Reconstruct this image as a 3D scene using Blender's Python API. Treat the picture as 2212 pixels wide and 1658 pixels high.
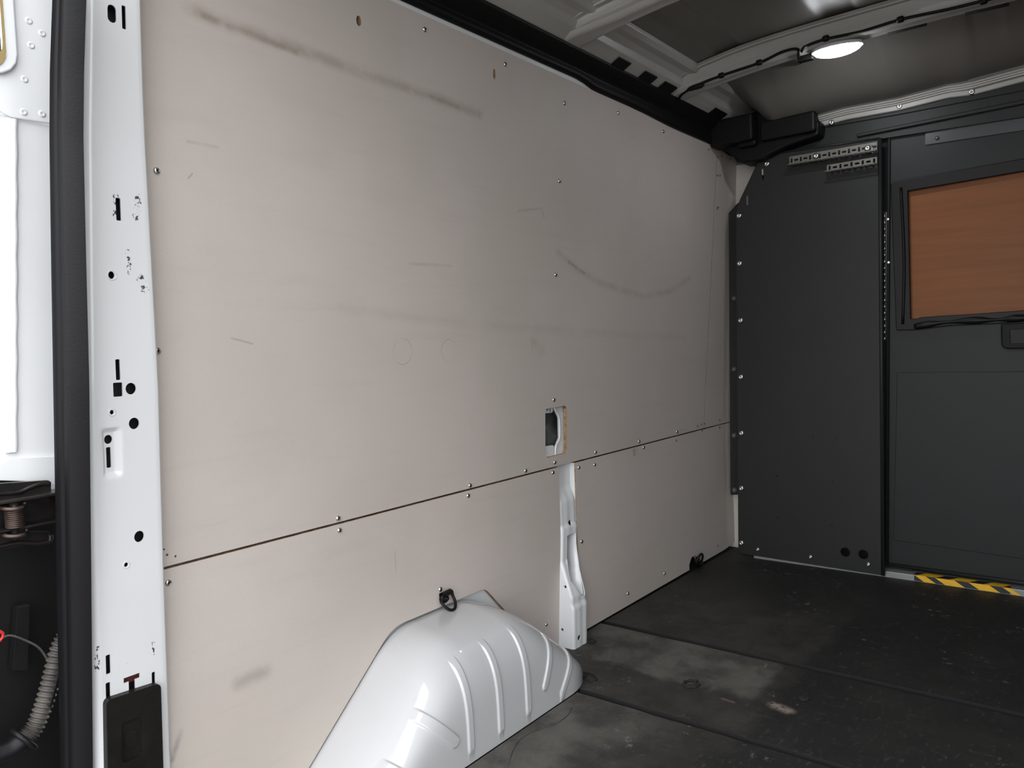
import bpy, bmesh, math, random
import numpy as np
from mathutils import Vector, Matrix
from mathutils.geometry import tessellate_polygon
random.seed(7)
S = bpy.context.scene
COL = S.collection
for o in list(bpy.data.objects): bpy.data.objects.remove(o)

# ------------------------------------------------------------------ camera
F, CX, CY = 1672.8, 1106.0, 829.0
YAW, PITCH, ROLL, CAMH = 0.66641, -0.05127, -0.037845, 0.85
def cam_axes():
    cy, sy, cp, sp = math.cos(YAW), math.sin(YAW), math.cos(PITCH), math.sin(PITCH)
    f = Vector((cy*cp, sy*cp, sp)); r = Vector((sy, -cy, 0)); u = r.cross(f)
    cr, sr = math.cos(ROLL), math.sin(ROLL)
    return cr*r+sr*u, -sr*r+cr*u, f
RX, UX, FX = cam_axes()
CAM = Vector((0, 0, CAMH))
cd = bpy.data.cameras.new('camera'); cam = bpy.data.objects.new('camera', cd); COL.objects.link(cam)
cd.sensor_width = 36; cd.lens = F/2212*36; cd.clip_start = 0.02
m = Matrix((RX, UX, -FX)).transposed().to_4x4(); m.translation = CAM
cam.matrix_world = m
S.camera = cam
def at(x, y, ax, val):
    """point of the plane (axis ax = val) seen at that pixel of the photograph"""
    d = FX+(x-CX)/F*RX-(y-CY)/F*UX
    return CAM+d*((val-CAM[ax])/d[ax])

# ------------------------------------------------------------------ world, exposure
S.view_settings.view_transform = 'Standard'; S.view_settings.look = 'None'
S.view_settings.gamma = 1; S.view_settings.use_curve_mapping = False
S.view_settings.exposure = 1.58
w = bpy.data.worlds.new('sky'); S.world = w; w.use_nodes = True
nt = w.node_tree; bg = nt.nodes['Background']
tc = nt.nodes.new('ShaderNodeTexCoord'); sx = nt.nodes.new('ShaderNodeSeparateXYZ'); rp = nt.nodes.new('ShaderNodeValToRGB')
nt.links.new(tc.outputs['Generated'], sx.inputs[0]); nt.links.new(sx.outputs['Z'], rp.inputs[0]); nt.links.new(rp.outputs[0], bg.inputs[0])
rp.color_ramp.elements[0].position = 0; rp.color_ramp.elements[0].color = (0.86, 0.865, 0.875, 1)
rp.color_ramp.elements[1].position = .6; rp.color_ramp.elements[1].color = (1.12, 1.14, 1.17, 1)
bg.inputs[1].default_value = 1.4

# ------------------------------------------------------------------ materials
def new_mat(name, col, rough=.5, metal=0, coat=0, spec=.5, emis=None, var=0, vscale=6, bump=0, bscale=200, col2=None):
    mt = bpy.data.materials.new(name); mt.use_nodes = True
    N = mt.node_tree; b = N.nodes['Principled BSDF']
    b.inputs['Base Color'].default_value = (*col, 1); b.inputs['Roughness'].default_value = rough
    b.inputs['Metallic'].default_value = metal; b.inputs['Coat Weight'].default_value = coat
    b.inputs['Specular IOR Level'].default_value = spec
    if emis:
        b.inputs['Emission Color'].default_value = (*emis[0], 1); b.inputs['Emission Strength'].default_value = emis[1]
    t = N.nodes.new('ShaderNodeTexCoord')
    if var or col2:
        n = N.nodes.new('ShaderNodeTexNoise'); n.inputs['Scale'].default_value = vscale; n.inputs['Detail'].default_value = 6
        N.links.new(t.outputs['Object'], n.inputs['Vector'])
        r = N.nodes.new('ShaderNodeValToRGB')
        c2 = col2 or tuple(c*(1-var) for c in col)
        r.color_ramp.elements[0].position = .35; r.color_ramp.elements[0].color = (*c2, 1)
        r.color_ramp.elements[1].position = .65; r.color_ramp.elements[1].color = (*col, 1)
        N.links.new(n.outputs['Fac'], r.inputs[0]); N.links.new(r.outputs[0], b.inputs['Base Color'])
    if bump:
        n = N.nodes.new('ShaderNodeTexNoise'); n.inputs['Scale'].default_value = bscale; n.inputs['Detail'].default_value = 3
        N.links.new(t.outputs['Object'], n.inputs['Vector'])
        bp = N.nodes.new('ShaderNodeBump'); bp.inputs['Strength'].default_value = bump; bp.inputs['Distance'].default_value = .002
        N.links.new(n.outputs['Fac'], bp.inputs['Height']); N.links.new(bp.outputs[0], b.inputs['Normal'])
    return mt

class NB:
    """small node maths builder"""
    def __init__(s, mt):
        s.N = mt.node_tree; s.b = s.N.nodes['Principled BSDF']
        t = s.N.nodes.new('ShaderNodeTexCoord'); s.o = t.outputs['Object']
        q = s.N.nodes.new('ShaderNodeSeparateXYZ'); s.N.links.new(s.o, q.inputs[0]); s.x, s.y, s.z = q.outputs
    def put(s, i, v):
        if isinstance(v, (int, float)): i.default_value = v
        elif isinstance(v, tuple): i.default_value = v if len(v) == len(i.default_value) else (*v, 1)
        else: s.N.links.new(v, i)
    def m(s, op, a, b=0., c=0., clamp=False):
        n = s.N.nodes.new('ShaderNodeMath'); n.operation = op; n.use_clamp = clamp
        for i, v in enumerate((a, b, c)): s.put(n.inputs[i], v)
        return n.outputs[0]
    def ss(s, v, lo, hi):     # smoothstep lo->hi
        n = s.N.nodes.new('ShaderNodeMapRange'); n.interpolation_type = 'SMOOTHSTEP'
        s.put(n.inputs[0], v); n.inputs[1].default_value = lo; n.inputs[2].default_value = hi
        return n.outputs[0]
    def noise(s, scale, detail=4, rough=.55, stretch=None, off=0):
        v = s.o
        mp = s.N.nodes.new('ShaderNodeMapping'); s.N.links.new(v, mp.inputs[0])
        mp.inputs['Scale'].default_value = stretch or (1, 1, 1); mp.inputs['Location'].default_value = (off, off*.7, off*1.3)
        n = s.N.nodes.new('ShaderNodeTexNoise'); s.N.links.new(mp.outputs[0], n.inputs['Vector'])
        n.inputs['Scale'].default_value = scale; n.inputs['Detail'].default_value = detail; n.inputs['Roughness'].default_value = rough
        return n.outputs['Fac']
    def mix(s, f, a, b):
        n = s.N.nodes.new('ShaderNodeMix'); n.data_type = 'RGBA'; n.clamp_factor = True
        s.put(n.inputs[0], f); s.put(n.inputs[6], a); s.put(n.inputs[7], b)
        return n.outputs[2]
    def seg(s, u, v, p, q, wd):   # 1 on the segment p-q, falling to 0 at distance wd
        dx, dy = q[0]-p[0], q[1]-p[1]; L2 = dx*dx+dy*dy
        a = s.m('SUBTRACT', u, p[0]); b = s.m('SUBTRACT', v, p[1])
        t = s.m('MULTIPLY', s.m('MULTIPLY_ADD', a, dx, s.m('MULTIPLY', b, dy)), 1/L2, clamp=True)
        ex = s.m('SUBTRACT', a, s.m('MULTIPLY', t, dx)); ey = s.m('SUBTRACT', b, s.m('MULTIPLY', t, dy))
        d = s.m('SQRT', s.m('MULTIPLY_ADD', ex, ex, s.m('MULTIPLY', ey, ey)))
        return s.ss(d, wd, 0)
    def ring(s, u, v, c, r, wd):
        a = s.m('SUBTRACT', u, c[0]); b = s.m('SUBTRACT', v, c[1])
        d = s.m('SQRT', s.m('MULTIPLY_ADD', a, a, s.m('MULTIPLY', b, b)))
        return s.ss(s.m('ABSOLUTE', s.m('SUBTRACT', d, r)), wd, 0)

YW = 1.235                                   # lower wall plane
def wy(z): return YW if z < .5 else YW-.045*(z-.5)/1.06
def onw(x, y):                               # pixel -> (X, z) on the leaning wall
    p = at(x, y, 1, YW)
    for _ in range(6): p = at(x, y, 1, wy(p.z))
    return (p.x, p.z)

doorw = new_mat('bright_white_door_paint', (.74, .75, .76), .3, coat=.3, var=.03, vscale=7)
white = new_mat('white_body_paint', (.70, .72, .73), .28, coat=.3, var=.04, vscale=5)
whiteg = new_mat('glossy_white_paint', (.50, .505, .515), .35, coat=1.0, var=.03, vscale=9)
roofp = new_mat('shaded_roof_paint', (.155, .147, .130), .38, spec=.3, var=.10, vscale=3)  # white paint darkened overall, the dimness under the roof is in its colour
beamp = new_mat('roof_beam_paint', (.42, .41, .38), .35, spec=.4, var=.08, vscale=6)
black = new_mat('black_plastic', (.006, .006, .006), .5, spec=.18, bump=.15, bscale=500)
rubber = new_mat('black_rubber', (.006, .006, .0068), .42, spec=.22, bump=.1, bscale=300)
dark = new_mat('dark_cavity', (.006, .006, .007), .8)
grey = new_mat('grey_bulkhead_paint', (.018, .0195, .018), .45, spec=.28, var=.08, vscale=4, bump=.15, bscale=600)
grey2 = new_mat('grey_door_paint', (.0175, .0195, .0195), .42, spec=.24, var=.06, vscale=4, bump=.15, bscale=600)
zinc = new_mat('zinc_steel', (.62, .62, .60), .28, metal=1)
zincd = new_mat('dull_galvanised_steel', (.17, .16, .14), .5, metal=.4, var=.2, vscale=30)
blacksteel = new_mat('greasy_black_steel', (.035, .03, .028), .32, metal=.5, col2=(.012, .011, .011), vscale=25)
rust = new_mat('rusty_spring_steel', (.11, .075, .06), .4, metal=.7, col2=(.06, .045, .04), vscale=60)
sill = new_mat('sill_metal', (.30, .31, .31), .4, metal=.3, var=.15, vscale=12)
plyedge = new_mat('plywood_edge', (.42, .25, .13), .8, col2=(.20, .11, .055), vscale=90)
yellow = new_mat('yellow_tape', (.80, .46, .015), .45, var=.1, vscale=20)
blackt = new_mat('black_tape', (.02, .02, .024), .4)
lens = new_mat('lamp_lens', (.9, .9, .9), .3, emis=((.93, .95, 1.0), 28))
corr = new_mat('grey_conduit_plastic', (.075, .068, .06), .5, col2=(.04, .036, .033), vscale=40)
redp = new_mat('red_plastic', (.5, .02, .02), .5)
asph = new_mat('asphalt', (.13, .125, .12), .9, var=.25, vscale=30)
debris = new_mat('dark_dirt_crumb', (.012, .011, .010), .9)
gold = new_mat('yellowed_adhesive', (.30, .22, .09), .5)

# ply facing with the stains the photograph shows
ply = new_mat('grey_faced_plywood', (.5, .48, .46), .55)
n = NB(ply)
U, V = n.x, n.z
base = n.mix(n.ss(n.noise(2.2, 3), .35, .65), (.535, .480, .446), (.496, .446, .408))
base = n.mix(n.m('MULTIPLY', n.ss(n.noise(1.3, 2, off=5), .5, .68), .35), base, (.48, .44, .37))
fine = n.noise(14, 6, .6, (.35, 1, 3.0), 3)
base = n.mix(n.m('MULTIPLY', n.ss(fine, .50, .75), .13), base, (.36, .33, .30))
grain = n.noise(500, 2)
base = n.mix(n.m('MULTIPLY', n.ss(grain, .45, .7), .10), base, (.32, .30, .28))
mot = n.ss(n.noise(22, 4, off=9), .30, .62)
def stain(px, wd, st, colr=(.20, .165, .12), use_mot=True):
    global base
    pts = [onw(*p) for p in px]
    acc = None
    for p, q in zip(pts, pts[1:]):
        s_ = n.seg(U, V, p, q, wd); acc = s_ if acc is None else n.m('MAXIMUM', acc, s_)
    f = n.m('MULTIPLY', acc, st)
    if use_mot: f = n.m('MULTIPLY', f, n.m('MULTIPLY_ADD', mot, .7, .3))
    base = n.mix(f, base, colr)
stain([(410, 18), (470, 45), (640, 105), (800, 165), (925, 205), (1035, 246)], .020, .42)
stain([(440, 34), (520, 66), (640, 113)], .010, .45)
stain([(925, 206), (1000, 236)], .008, .32)
stain([(1205, 545), (1250, 585), (1300, 612), (1390, 640), (1450, 628), (1490, 600)], .018, .30)
stain([(1228, 565), (1262, 590)], .007, .5)
stain([(885, 569), (975, 574)], .006, .35, (.30, .22, .15))
stain([(515, 1475), (575, 1448)], .022, .42, (.20, .18, .16))
stain([(372, 1640), (390, 1580)], .009, .5, (.15, .14, .14))
stain([(740, 665), (1000, 700), (1480, 730)], .020, .13)
stain([(405, 305), (470, 318)], .005, .24)
stain([(415, 375), (407, 385)], .003, .5)
stain([(500, 730), (545, 742)], .003, .45)
stain([(1120, 455), (1170, 450), (1175, 470)], .006, .30)
stain([(853, 1190), (855, 1235)], .0025, .4)
stain([(1150, 735), (1172, 760)], .020, .28, (.28, .22, .13))
for c, r in (((870, 759), .028), ((886, 758), .026), ((970, 757), .026), ((1162, 745), .028)):
    base = n.mix(n.m('MULTIPLY', n.ring(U, V, onw(*c), r, .0022), n.m('MULTIPLY', n.ss(n.noise(12, 2, off=c[0]), .42, .6), .42)), base, (.25, .20, .15))
n.N.links.new(base, n.b.inputs['Base Color'])
bp = n.N.nodes.new('ShaderNodeBump'); bp.inputs['Strength'].default_value = .12; bp.inputs['Distance'].default_value = .001
n.N.links.new(grain, bp.inputs['Height']); n.N.links.new(bp.outputs[0], n.b.inputs['Normal'])

# floor mats: dark with dried dust
mat = new_mat('dusty_black_floor', (.03, .03, .03), .7, spec=.28)
n = NB(mat)
lowf = n.noise(2.6, 6, .62, off=2); mid = n.noise(9, 7, .65, (1, 1, 1), 7); fi = n.noise(60, 5, .7, (.6, 1.3, 1))
xw = n.m('MULTIPLY_ADD', n.m('SUBTRACT', mid, .5), .10, n.x); yw = n.m('MULTIPLY_ADD', n.m('SUBTRACT', mid, .5), .07, n.y)
dust = n.m('MULTIPLY', n.ss(yw, .60, .66), n.m('MULTIPLY', n.ss(xw, 2.65, 2.2), n.ss(n.x, 1.4, 1.6)))
dust2 = n.m('MULTIPLY', n.ss(yw, .66, .69), n.m('MULTIPLY', n.ss(xw, 1.70, 1.73), n.ss(n.x, 1.97, 1.955)))
near = n.m('MULTIPLY', n.ss(n.x, 1.545, 1.530), n.ss(n.y, .62, .98))
amt = n.m('MULTIPLY_ADD', dust, .22, n.m('MULTIPLY', dust2, .62))
amt = n.m('MAXIMUM', amt, n.m('MULTIPLY', near, .85))
amt = n.m('MULTIPLY', amt, n.m('MULTIPLY_ADD', n.ss(mid, .34, .66), .7, .3))
amt = n.m('ADD', amt, n.m('MULTIPLY', n.ss(lowf, .45, .75), .12))
base = n.mix(amt, (.016, .0155, .015), (.112, .106, .094))
base = n.mix(n.m('MULTIPLY', n.ss(fi, .56, .72), .20), base, (.17, .165, .15))
base = n.mix(n.m('MULTIPLY', n.ss(n.noise(16, 4, off=11), .62, .72), .35), base, (.012, .012, .012))
flk = n.m('MULTIPLY', n.ss(n.noise(38, 6, .75, off=21), .60, .66), n.ss(n.noise(4.5, 3, off=31), .50, .62))
base = n.mix(n.m('MULTIPLY', flk, .45), base, (.24, .25, .25))
strk = n.ss(n.noise(45, 5, .7, (1.6, .35, 1), 13), .60, .70)
base = n.mix(n.m('MULTIPLY', strk, .16), base, (.13, .13, .125))
p = at(1692, 1530, 2, 0); q = at(1560, 1508, 2, 0)
base = n.mix(n.m('MULTIPLY', n.seg(n.x, n.y, (p.x-.004, p.y-.012), (p.x+.006, p.y+.022), .024), n.m('MULTIPLY', n.ss(n.noise(55, 4, .7), .35, .5), .75)), base, (.30, .24, .205))
base = n.mix(n.m('MULTIPLY', n.seg(n.x, n.y, (q.x-.004, q.y-.03), (q.x, q.y), .007), .4), base, (.24, .18, .13))
n.N.links.new(base, n.b.inputs['Base Color'])
n.N.links.new(n.m('MULTIPLY_ADD', fi, .35, .42), n.b.inputs['Roughness'])
bp = n.N.nodes.new('ShaderNodeBump'); bp.inputs['Strength'].default_value = .35; bp.inputs['Distance'].default_value = .002
n.N.links.new(fi, bp.inputs['Height']); n.N.links.new(bp.outputs[0], n.b.inputs['Normal'])

# brown board in the door window
board = new_mat('brown_board', (.32, .13, .055), .45, spec=.2)
n = NB(board)
g = n.noise(3, 5, .6, (1, 1, 14)); g2 = n.noise(30, 4, .6, (1, .15, 2))
base = n.mix(n.ss(g, .35, .7), (.235, .086, .028), (.20, .071, .023))
base = n.mix(n.m('MULTIPLY', n.ss(g2, .6, .75), .3), base, (.15, .06, .03))
n.N.links.new(base, n.b.inputs['Base Color'])

# pillar paint with scuffs
pil = new_mat('scuffed_white_paint', (.64, .65, .66), .25, coat=.4)
n = NB(pil)
base = (.64, .65, .66)
def pp(x, y):
    q = at(x, y, 1, 1.18); return (q.x, q.z)
ch = n.ss(n.noise(150, 4, .7), .52, .58); ch2 = n.ss(n.noise(230, 3, .6, (1, 1, .5), 4), .50, .55)
first = True
for a, b_, wd, c in (((240, 420), (240, 465), .007, ch2), ((290, 430), (285, 470), .010, ch), ((268, 545), (275, 590), .007, ch), ((298, 605), (306, 625), .013, ch),
                     ((228, 1405), (228, 1455), .005, ch2), ((348, 1395), (349, 1420), .004, ch2), ((277, 1450), (290, 1443), .004, ch2), ((316, 390), (318, 440), .004, ch)):
    f = n.m('MULTIPLY', n.seg(n.x, n.z, pp(*a), pp(*b_), wd), c)
    base = n.mix(n.ss(f, .25, .5), base, (.06, .06, .065))
n.N.links.new(base, n.b.inputs['Base Color'])

# ------------------------------------------------------------------ helpers
def link(o, parent=None, kind=None, label=None, cat=None, group=None):
    COL.objects.link(o)
    if parent is not None: o.parent = parent
    for k, v in (('kind', kind), ('label', label), ('category', cat), ('group', group)):
        if v: o[k] = v
    return o
def mesh(name, vs, fs, mt, smooth=False, mi=None):
    me = bpy.data.meshes.new(name); me.from_pydata([tuple(v) for v in vs], [], fs); me.update()
    for x in (mt if isinstance(mt, (list, tuple)) else [mt]): me.materials.append(x)
    if mi is not None: me.polygons.foreach_set('material_index', mi)
    if smooth: me.polygons.foreach_set('use_smooth', [True]*len(me.polygons))
    return me
def fixn(me):
    bm = bmesh.new(); bm.from_mesh(me); bmesh.ops.recalc_face_normals(bm, faces=bm.faces); bm.to_mesh(me); bm.free(); return me
def obj(name, me, parent=None, **k): return link(bpy.data.objects.new(name, me), parent, **k)
def empty(name, loc, **k):
    o = bpy.data.objects.new(name, None); o.location = loc; o.empty_display_size = .02
    return link(o, **k)
def local(o, parent):          # child built in world coordinates under a moved empty
    o.matrix_parent_inverse = Matrix.Translation(parent.location).inverted(); return o
def bevel(o, wd=.002, seg=2, ang=40):
    b = o.modifiers.new('bevel', 'BEVEL'); b.width = wd; b.segments = seg; b.limit_method = 'ANGLE'; b.angle_limit = math.radians(ang)
    return o
def circle(c, r, k=18, ry=None):
    ry = ry or r
    return [(c[0]+r*math.cos(2*math.pi*i/k), c[1]+ry*math.sin(2*math.pi*i/k)) for i in range(k)]
def rrect(x0, z0, x1, z1, r, k=5):
    r = min(r, abs(x1-x0)/2*.99, abs(z1-z0)/2*.99); o = []
    for cx, cz, a in ((x1-r, z1-r, 0), (x0+r, z1-r, 90), (x0+r, z0+r, 180), (x1-r, z0+r, 270)):
        for i in range(k+1):
            t = math.radians(a+90*i/k); o.append((cx+r*math.cos(t), cz+r*math.sin(t)))
    return o
def slab(name, outline, holes, thick, fn, nrm, mt, parent=None, edge=None, **k):
    """sheet with real cut-outs; fn maps (u,v) -> world point of the front face, nrm points to the back"""
    loops = [outline]+list(holes); nrm = Vector(nrm)
    tri = tessellate_polygon([[Vector((a, b, 0)) for a, b in L] for L in loops])
    flat = [q for L in loops for q in L]
    fr = [Vector(fn(a, b)) for a, b in flat]; N = len(fr)
    vs = fr+[q+nrm*thick for q in fr]
    fs = [tuple(t) for t in tri]+[tuple(N+i for i in reversed(t)) for t in tri]
    mi = [0]*len(fs); s = 0
    for L in loops:
        for i in range(len(L)):
            a, b = s+i, s+(i+1) % len(L); fs.append((a, b, N+b, N+a)); mi.append(1 if edge else 0)
        s += len(L)
    me = fixn(mesh(name, vs, fs, [mt, edge] if edge else mt, mi=mi))
    return obj(name, me, parent, **k)
def box(name, a, b, mt, parent=None, bev=0, **k):
    x0, y0, z0 = a; x1, y1, z1 = b
    vs = [(x, y, z) for x in (x0, x1) for y in (y0, y1) for z in (z0, z1)]
    fs = [(0, 1, 3, 2), (4, 6, 7, 5), (0, 4, 5, 1), (2, 3, 7, 6), (0, 2, 6, 4), (1, 5, 7, 3)]
    o = obj(name, fixn(mesh(name, vs, fs, mt)), parent, **k)
    if bev: bevel(o, bev)
    return o
def tube_data(pts, rad, k=12, closed=False, flat=1.0):
    pts = [Vector(p) for p in pts]; n_ = len(pts); vs = []; fs = []
    up = Vector((.13, .2, 1)).normalized()
    for i, p in enumerate(pts):
        a = pts[(i-1) % n_] if (closed or i) else p; b = pts[(i+1) % n_] if (closed or i < n_-1) else p
        t = (b-a).normalized(); s = t.cross(up)
        if s.length < 1e-3: s = t.cross(Vector((1, 0, 0)))
        s.normalize(); u = s.cross(t)
        r = rad(i/(n_-1)) if callable(rad) else rad
        for j in range(k):
            q = 2*math.pi*j/k; vs.append(p+s*r*math.cos(q)+u*r*flat*math.sin(q))
    for i in range(n_ if closed else n_-1):
        for j in range(k):
            a = i*k+j; b = i*k+(j+1) % k; c = ((i+1) % n_)*k+(j+1) % k; d = ((i+1) % n_)*k+j
            fs.append((a, b, c, d))
    if not closed: fs += [tuple(range(k)), tuple(reversed(range((n_-1)*k, n_*k)))]
    return vs, fs
def tube(name, pts, rad, mt, parent=None, kk=12, closed=False, flat=1.0, **k):
    vs, fs = tube_data(pts, rad, kk, closed, flat)
    return obj(name, fixn(mesh(name, vs, fs, mt, True)), parent, **k)
def spline(P, k=8):
    P = [Vector(p) for p in P]; Q = [2*P[0]-P[1]]+P+[2*P[-1]-P[-2]]; o = []
    for i in range(1, len(Q)-2):
        for j in range(k):
            t = j/k; a, b, c, d = Q[i-1:i+3]
            o.append(.5*((2*b)+(c-a)*t+(2*a-5*b+4*c-d)*t*t+(3*b-a-3*c+d)*t**3))
    return o+[P[-1]]
def lathe_mesh(name, prof, mts, k=14, axis='-y', mi_from=None):
    """prof: (r, h); axis = outward direction"""
    vs, fs, mi = [], [], []
    for r, h in prof:
        for j in range(k):
            t = 2*math.pi*j/k; a, b = r*math.cos(t), r*math.sin(t)
            vs.append({'-y': (a, -h, b), '-x': (-h, a, b), '-z': (a, b, -h), 'z': (a, b, h)}[axis])
    for i in range(len(prof)-1):
        for j in range(k):
            fs.append((i*k+j, i*k+(j+1) % k, (i+1)*k+(j+1) % k, (i+1)*k+j)); mi.append(1 if mi_from is not None and i >= mi_from else 0)
    fs.append(tuple((len(prof)-1)*k+j for j in range(k))); mi.append(1 if mi_from is not None else 0)
    return fixn(mesh(name, vs, fs, mts, True, mi))
def sheet_grid(name, rows, mt, parent=None, smooth=True, thick=0, **k):
    """rows: list of equal-length point lists"""
    a, b = len(rows), len(rows[0]); vs = [v for r in rows for v in r]
    fs = [(i*b+j, i*b+j+1, (i+1)*b+j+1, (i+1)*b+j) for i in range(a-1) for j in range(b-1)]
    o = obj(name, mesh(name, vs, fs, mt, smooth), parent, **k)
    if thick:
        s = o.modifiers.new('thickness', 'SOLIDIFY'); s.thickness = thick; s.offset = 0
    return o
def cut(o, prisms):
    """punch real holes: prisms = list of (loop of 3D points, direction vector)"""
    vs, fs = [], []
    for L, d in prisms:
        s = len(vs); N = len(L); d = Vector(d)
        vs += [Vector(p)-d for p in L]+[Vector(p)+d for p in L]
        fs += [tuple(s+i for i in range(N)), tuple(s+N+i for i in reversed(range(N)))]
        fs += [(s+i, s+N+i, s+N+(i+1) % N, s+(i+1) % N) for i in range(N)]
    c = bpy.data.objects.new('cutter', fixn(mesh('cutter', vs, fs, dark))); COL.objects.link(c)
    b = o.modifiers.new('holes', 'BOOLEAN'); b.object = c; b.operation = 'DIFFERENCE'; b.solver = 'EXACT'
    bpy.context.view_layer.update()
    dg = bpy.context.evaluated_depsgraph_get()
    me = bpy.data.meshes.new_from_object(o.evaluated_get(dg)); old = o.data
    o.modifiers.clear(); o.data = me; me.name = old.name
    bpy.data.objects.remove(c)
    return o
def smooth_angle(o, deg=35):
    me = o.data; bm = bmesh.new(); bm.from_mesh(me)
    for f in bm.faces: f.smooth = True
    for e in bm.edges: e.smooth = len(e.link_faces) == 2 and e.calc_face_angle(0) < math.radians(deg)
    bm.to_mesh(me); bm.free(); return o
sst = lambda v, a, b: (lambda t: t*t*(3-2*t))(min(1, max(0, (v-a)/(b-a))))

# ------------------------------------------------------------------ ground outside
sheet_grid('ground', [[(-14, -12, -.62), (-14, 14, -.62)], [(14, -12, -.62), (14, 14, -.62)]], asph, kind='structure')

# ------------------------------------------------------------------ shell of the van
XR, XB = .50, 2.90                                    # rear opening, bulkhead
YL, YR = 1.32, -.58
wl = box('wall_left', (XR+.10, YL, -.05), (3.10, YL+.02, 1.80), white, kind='structure')
sidem = new_mat('grey_side_lining', (.26, .245, .23), .6)
sheet_grid('wall_right', [[(XR+.02, YR, -.05), (XR+.02, YR, .6), (XR+.02, YR, 1.2), (XR+.02, YR+.06, 1.62), (XR+.02, YR+.10, 1.70)],
                          [(3.0, YR, -.05), (3.0, YR, .6), (3.0, YR, 1.2), (3.0, YR+.06, 1.62), (3.0, YR+.10, 1.70)]], sidem, kind='structure', thick=.02)

# floor: base plus three mats
fl = box('floor', (XR-.06, YR, -.05), (3.02, YL, -.010), dark, kind='structure')
def zf(a, b): return 0.0
def wav(P0, P1, k, amp, rnd):
    return [(P0[0]+(P1[0]-P0[0])*i/k+(rnd.uniform(-amp, amp) if 0 < i < k else 0), P0[1]+(P1[1]-P0[1])*i/k) for i in range(k+1)]
r_ = random.Random(3)
arc = [(1.535, 1.036), (1.575, 1.052), (1.61, 1.083), (1.635, 1.13), (1.648, 1.178), (1.652, 1.231)]
m1 = [(XR-.03, YR+.02)]+wav((1.527, YR+.02), (1.527, 1.036), 30, .0022, r_)+[(XR-.03, 1.036)]
m2 = wav((1.548, YR+.02), (1.548, 1.042), 30, .0016, r_)+arc[1:]+wav((1.953, 1.231), (1.953, YR+.02), 30, .0016, r_)
m3 = wav((1.977, YR+.02), (1.977, 1.231), 30, .0022, r_)+[(2.96, 1.218), (2.96, YR+.02)]
for L in (m1, m2, m3):
    o = slab('floor_panel', L, [], .0095, lambda a, b: (a, b, 0), (0, 0, -1), mat, fl, edge=dark)

# ------------------------------------------------------------------ wooden lining with cut-outs and screws
scr_me = lathe_mesh('screw', [(.0058, 0), (.0056, .0012), (.0044, .0027), (.0026, .0035), (.0022, .0034), (.0018, .0014)], [zinc, dark], 12, '-y', 4)
scrs_me = lathe_mesh('screw', [(.0044, 0), (.0042, .0012), (.0032, .0022), (.0016, .0026), (.0012, .0010)], [zincd, dark], 10, '-y', 3)
def screws(panel, pts, small=False):
    for x, y in pts:
        u, v = onw(x, y)
        o = obj('screw', scrs_me if small else scr_me, panel); o.location = (u, wy(v)-.0004, v)
        o.rotation_euler = (0, random.uniform(0, 3), 0)
W = lambda x, y: onw(x, y)
fw = lambda a, b: (a, wy(b), b)
TH = .010
# joint of the narrow front strip
J0, J1 = W(1549, 345), W(1520, 915)
seamz = .505
px_pocket = [W(1177, 885), W(1224, 982)]
X0p, X1p = W(1178, 930)[0], W(1224, 930)[0]; Z0p, Z1p = W(1200, 984)[1], W(1200, 879)[1]
top_near = 1.562
def topz(x): return 1.572-.010*(x-.55)/2.4
ztl = [(x, topz(x)) for x in np.linspace(.62, J0[0], 20)]
out = [(.585, seamz+.0015)]+[(J1[0]-.001, seamz+.0015)]+[(J0[0]-.001, topz(J0[0]))]+list(reversed(ztl))+[(.585, topz(.6))]
h1 = W(775, 45); h2 = W(1068, 160)
holes = [rrect(X0p, Z0p, X1p, Z1p, .012), circle(h1, .0065, 14, .010), circle(h2, .005, 12, .013),
         circle(W(354, 1186), .0018, 8), circle(W(361, 1198), .0022, 8), circle(W(379, 1201), .0020, 8)]
pu = slab('panel', out, holes, TH, fw, (0, 1, 0), ply, wl, edge=plyedge); pu['label'] = 'large upper plywood panel with scuffs'
screws(pu, [(338, 369), (340, 758), (917, 64), (1091, 139), (1219, 223), (1335, 244), (1432, 284), (1208, 391), (1200, 593), (1196, 863),
            (1198, 998), (1135, 1016), (1015, 1048), (730, 1119), (1286, 976), (1380, 953), (1462, 932)])
screws(pu, [(1506, 920), (1514, 916), (1549, 379), (1549, 339), (1530, 323)], True)
# front strip, its end following the body side
ends = [W(1580, 908), W(1578, 760), W(1581, 640), W(1588, 500), W(1595, 420), W(1597, 362), W(1589, 345)]
out = [(J1[0]+.002, seamz+.0015), (ends[0][0], seamz+.0015)]+ends[1:-1]+[(ends[-1][0], ends[-1][1]-.004), (J0[0]+.0015, topz(J0[0])-.001)]
pf = slab('panel', out, [], TH, fw, (0, 1, 0), ply, wl, edge=plyedge)
screws(pf, [(1558, 337), (1577, 344), (1555, 379), (1521, 915), (1554, 907)], True)
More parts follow.
